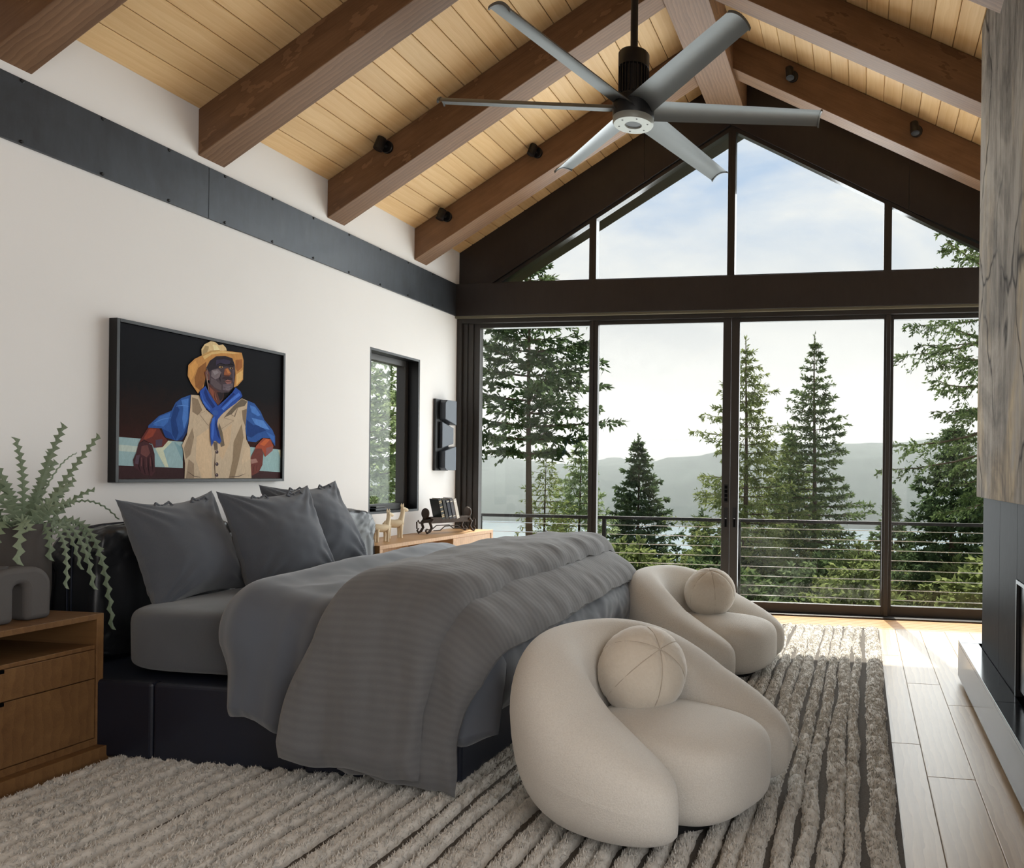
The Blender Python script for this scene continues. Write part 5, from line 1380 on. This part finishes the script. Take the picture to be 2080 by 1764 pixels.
plant('larch_tree', 'tall ragged larch behind the meeting stiles of the sliding doors', -0.05, 20.0, 6.15, -4.4, 2.5, 34, 7, 'larch', 5, style='larch', trunk_r=0.15, blades=8, bl=0.17, bw=0.024, jag=0.5, top_pow=0.7, droop=0.10)
plant('fir_tree', 'tallest pointed fir centred in the right sliding door', 2.28, 22.0, 6.65, -5.0, 2.6, 36, 7, 'fir', 6, trunk_r=0.15, blades=8, bl=0.17, bw=0.028, droop=0.28, top_pow=0.85, jag=0.3)
plant('fir_tree', 'broad fir half hidden behind the tall pointed fir', 1.1, 25.0, 3.2, -5.0, 2.6, 26, 7, 'larch', 16, trunk_r=0.14, blades=8, bl=0.20, bw=0.034, droop=0.22)
plant('larch_tree', 'large old larch with drooping twigs beside the stone at right', 6.35, 7.0, 6.6, 0.9, 1.9, 15, 7, 'fir', 7, style='larch', trunk_r=0.16, blades=16, bl=0.085, bw=0.016, droop=0.50, top_pow=0.35, jag=0.45)
plant('fir_tree', 'dense green fir filling the rightmost glass pane', 6.35, 13.0, 2.75, -3.2, 1.75, 26, 8, 'fir_dark', 8, trunk_r=0.13, blades=11, bl=0.16, bw=0.030, droop=0.2, top_pow=0.75)
plant('fir_tree', 'small distant fir between the two right hand panes', 5.5, 30.0, 0.65, -6.0, 1.9, 22, 7, 'fir', 9, trunk_r=0.12, blades=7, bl=0.24, bw=0.05)
plant('fir_tree', 'small fir to the right of the pyramid fir in the left sliding door', -3.2, 28.0, -0.4, -6.0, 1.9, 18, 7, 'fir', 10, trunk_r=0.12, blades=7, bl=0.24, bw=0.05)
plant('fir_tree', 'feathery fir seen through the small window beside the bed', -4.6, 4.6, 4.6, -1.6, 1.9, 26, 7, 'pale', 12, trunk_r=0.13, blades=9, bl=0.14, bw=0.026, droop=0.25, top_pow=0.6)
plant('fir_tree', 'darker fir further back through the small window beside the bed', -8.6, 9.5, 5.2, -2.2, 2.4, 26, 7, 'fir', 13, trunk_r=0.13, blades=8, bl=0.17, bw=0.032, droop=0.25, top_pow=0.6)

# understorey on the slope below the balcony: young firs and bushes, copies of four grown shapes
rs = np.random.RandomState(77)
protos = []
for i, (mat, st) in enumerate((('bush', 'fir'), ('fir', 'fir'), ('larch', 'larch'), ('pale', 'fir'))):
    V, F, tw = conifer_mesh(60 + i, 3.2, 0.15, 1.25, 13, 8, style=st, blades=8, bl=0.17, bw=0.042, droop=0.1, top_pow=0.6, jag=0.4)
    tr = MB().tube([(0, 0, 0), (0, 0, 1.6), (0, 0, 3.1)], [0.06, 0.04, 0.008], 6)
    protos.append((mesh_np('foliage', V, F, False, M[mat]), tr))
trm = [tr.build('trunk', M['bark'], None).data for _, tr in protos]
for o in [o for o in bpy.data.objects if o.name.startswith('trunk') and o.parent is None]:
    bpy.data.objects.remove(o)
nu = 0
for y in np.arange(9.0, 44, 2.8):
    d = y + 7.4
    xs = np.arange(4.05 - 0.42 * d, 4.05 + 0.17 * d + 1.0, 1.7 + 0.04 * d)
    for x in xs:
        xx, yy = x + rs.uniform(-.7, .7), y + rs.uniform(-.9, .9)
        z = gz(xx, yy)
        zmax = 1.3 - (0.105 + rs.uniform(-.02, .03)) * (yy + 7.4)    # crowns stay below the view of the lake
        if xx < -4.5: zmax -= 0.035 * d
        h = zmax - z
        if h < 0.8: continue
        k = rs.choice(4, p=(0.35, 0.25, 0.25, 0.15))
        s = min(h, 6.5) / 3.2
        t_ = thing('young_conifer', ('yellowish bushy young conifer', 'mid green young fir', 'olive feathery young larch', 'pale green young conifer')[k] + ' on the slope below the balcony', 'tree', (xx, yy, zmax - s * 3.2), (0, 0, rs.uniform(0, 6.28)), 'understorey below the balcony')
        t_.scale = (max(0.9, s) * 1.05, max(0.9, s) * 1.05, s)
        o = link('foliage', protos[k][0], t_); o['kind'] = 'stuff'
        link('trunk', trm[k], t_)
        nu += 1

# terrain, lake, hills
gr = NT('forest_floor')
v = gr.coords()
M['ground'] = gr.bsdf(gr.mix(gr.noise(v, 0.8, 6, 0.7), lin('55603a'), lin('8b8a55')), 0.95, 0.05)
te = struct('hillside', 'grassy wooded slope falling away below the balcony')
xs = np.linspace(-80, 80, 81); ys = np.linspace(0.3, 420, 106)
X, Y = np.meshgrid(xs, ys, indexing='ij')
Z = ground(X, Y) + 0.25 * fbm(X * .25, Y * .25, 0, 3, 5)
link('slope', mesh_np('slope', np.stack([X, Y, Z], -1).reshape(-1, 3), grid_faces(81, 106, True), True, M['ground']), te)
MB().box(-12, 20, 0.11, 0.30, -6, -0.2).build('foundation', M['steel_brown'], te)
lk = struct('lake', 'pale lake in the valley below the hills')
t = NT('lake_water')
nb_ = t.noise(t.coords((0.02, 0.1, 1)), 1.0, 3)
M['lake'] = t.bsdf(lin('8fa0a8'), 0.16, 0.5, 0, nb_, 0.05, 0.5)
link('water', mesh_np('water', [(-9000, 300, -175), (9000, 300, -175), (9000, 12000, -175), (-9000, 12000, -175)], [(0, 1, 2, 3)], False, M['lake']), lk)
t = NT('forested_hills')
v = t.coords()
M['hill'] = t.bsdf(t.mix(t.noise(t.coords((0.02, 0.02, 0.03)), 1.0, 8, 0.75), lin('26332f'), lin('4c5a50')), 0.95, 0.05)
def hill(name, label, ypos, depth, prof, xs0, xs1, seed, rough_amp):
    s_ = struct(name, label)
    nx, ny = 220, 40
    X, T = np.meshgrid(np.linspace(xs0, xs1, nx), np.linspace(0, 1, ny), indexing='ij')
    px = np.array([p[0] for p in prof], float); pz = np.array([p[1] for p in prof], float)
    crest = np.interp(X, px, pz)
    shape = np.sin(np.clip(T * 1.15, 0, 1.15) * PI / 2) ** 0.8
    Z = -180 + (crest + 180) * shape + rough_amp * fbm(X / (depth * .22), T * 5, 0, 5, seed) * shape + rough_amp * 0.05 * fbm(X / 18, T * 60, 0, 2, seed + 3)
    Y = ypos + T * depth
    link('slopes', mesh_np('slopes', np.stack([X, Y, Z], -1).reshape(-1, 3), grid_faces(nx, ny, True), True, M['hill']), s_)
# crest heights by direction
hill('near_hills', 'forested hills across the lake', 2600, 1100, [(-6000, 60), (-2600, 70), (-2000, 75), (-1500, 45), (-900, 70), (-560, 115), (-150, 150), (150, 160), (420, 185), (700, 165), (1000, 90), (1500, 70), (4000, 60)], -5000, 3000, 3, 22)
hill('far_hills', 'pale distant mountain ridge on the horizon', 6500, 2200, [(-9000, 230), (-5200, 240), (-4200, 190), (-3300, 240), (-2300, 330), (-1300, 360), (0, 330), (900, 380), (1900, 400), (2600, 330), (6000, 300)], -9000, 6000, 9, 45)
# valley haze: one real, thin scattering volume over the lake
hz = NT('valley_haze')
vs = hz.n('ShaderNodeVolumeScatter', {'Color': (0.93, 0.96, 1.0, 1), 'Density': 0.00024, 'Anisotropy': 0.25})
hz.t.links.new(vs.outputs[0], hz.out.inputs['Volume'])
hm = struct('valley_haze', 'thin blue haze hanging over the lake valley')
o = MB().box(-9500, 8000, 1500, 9500, -174, 300).build('haze', hz.m, hm)
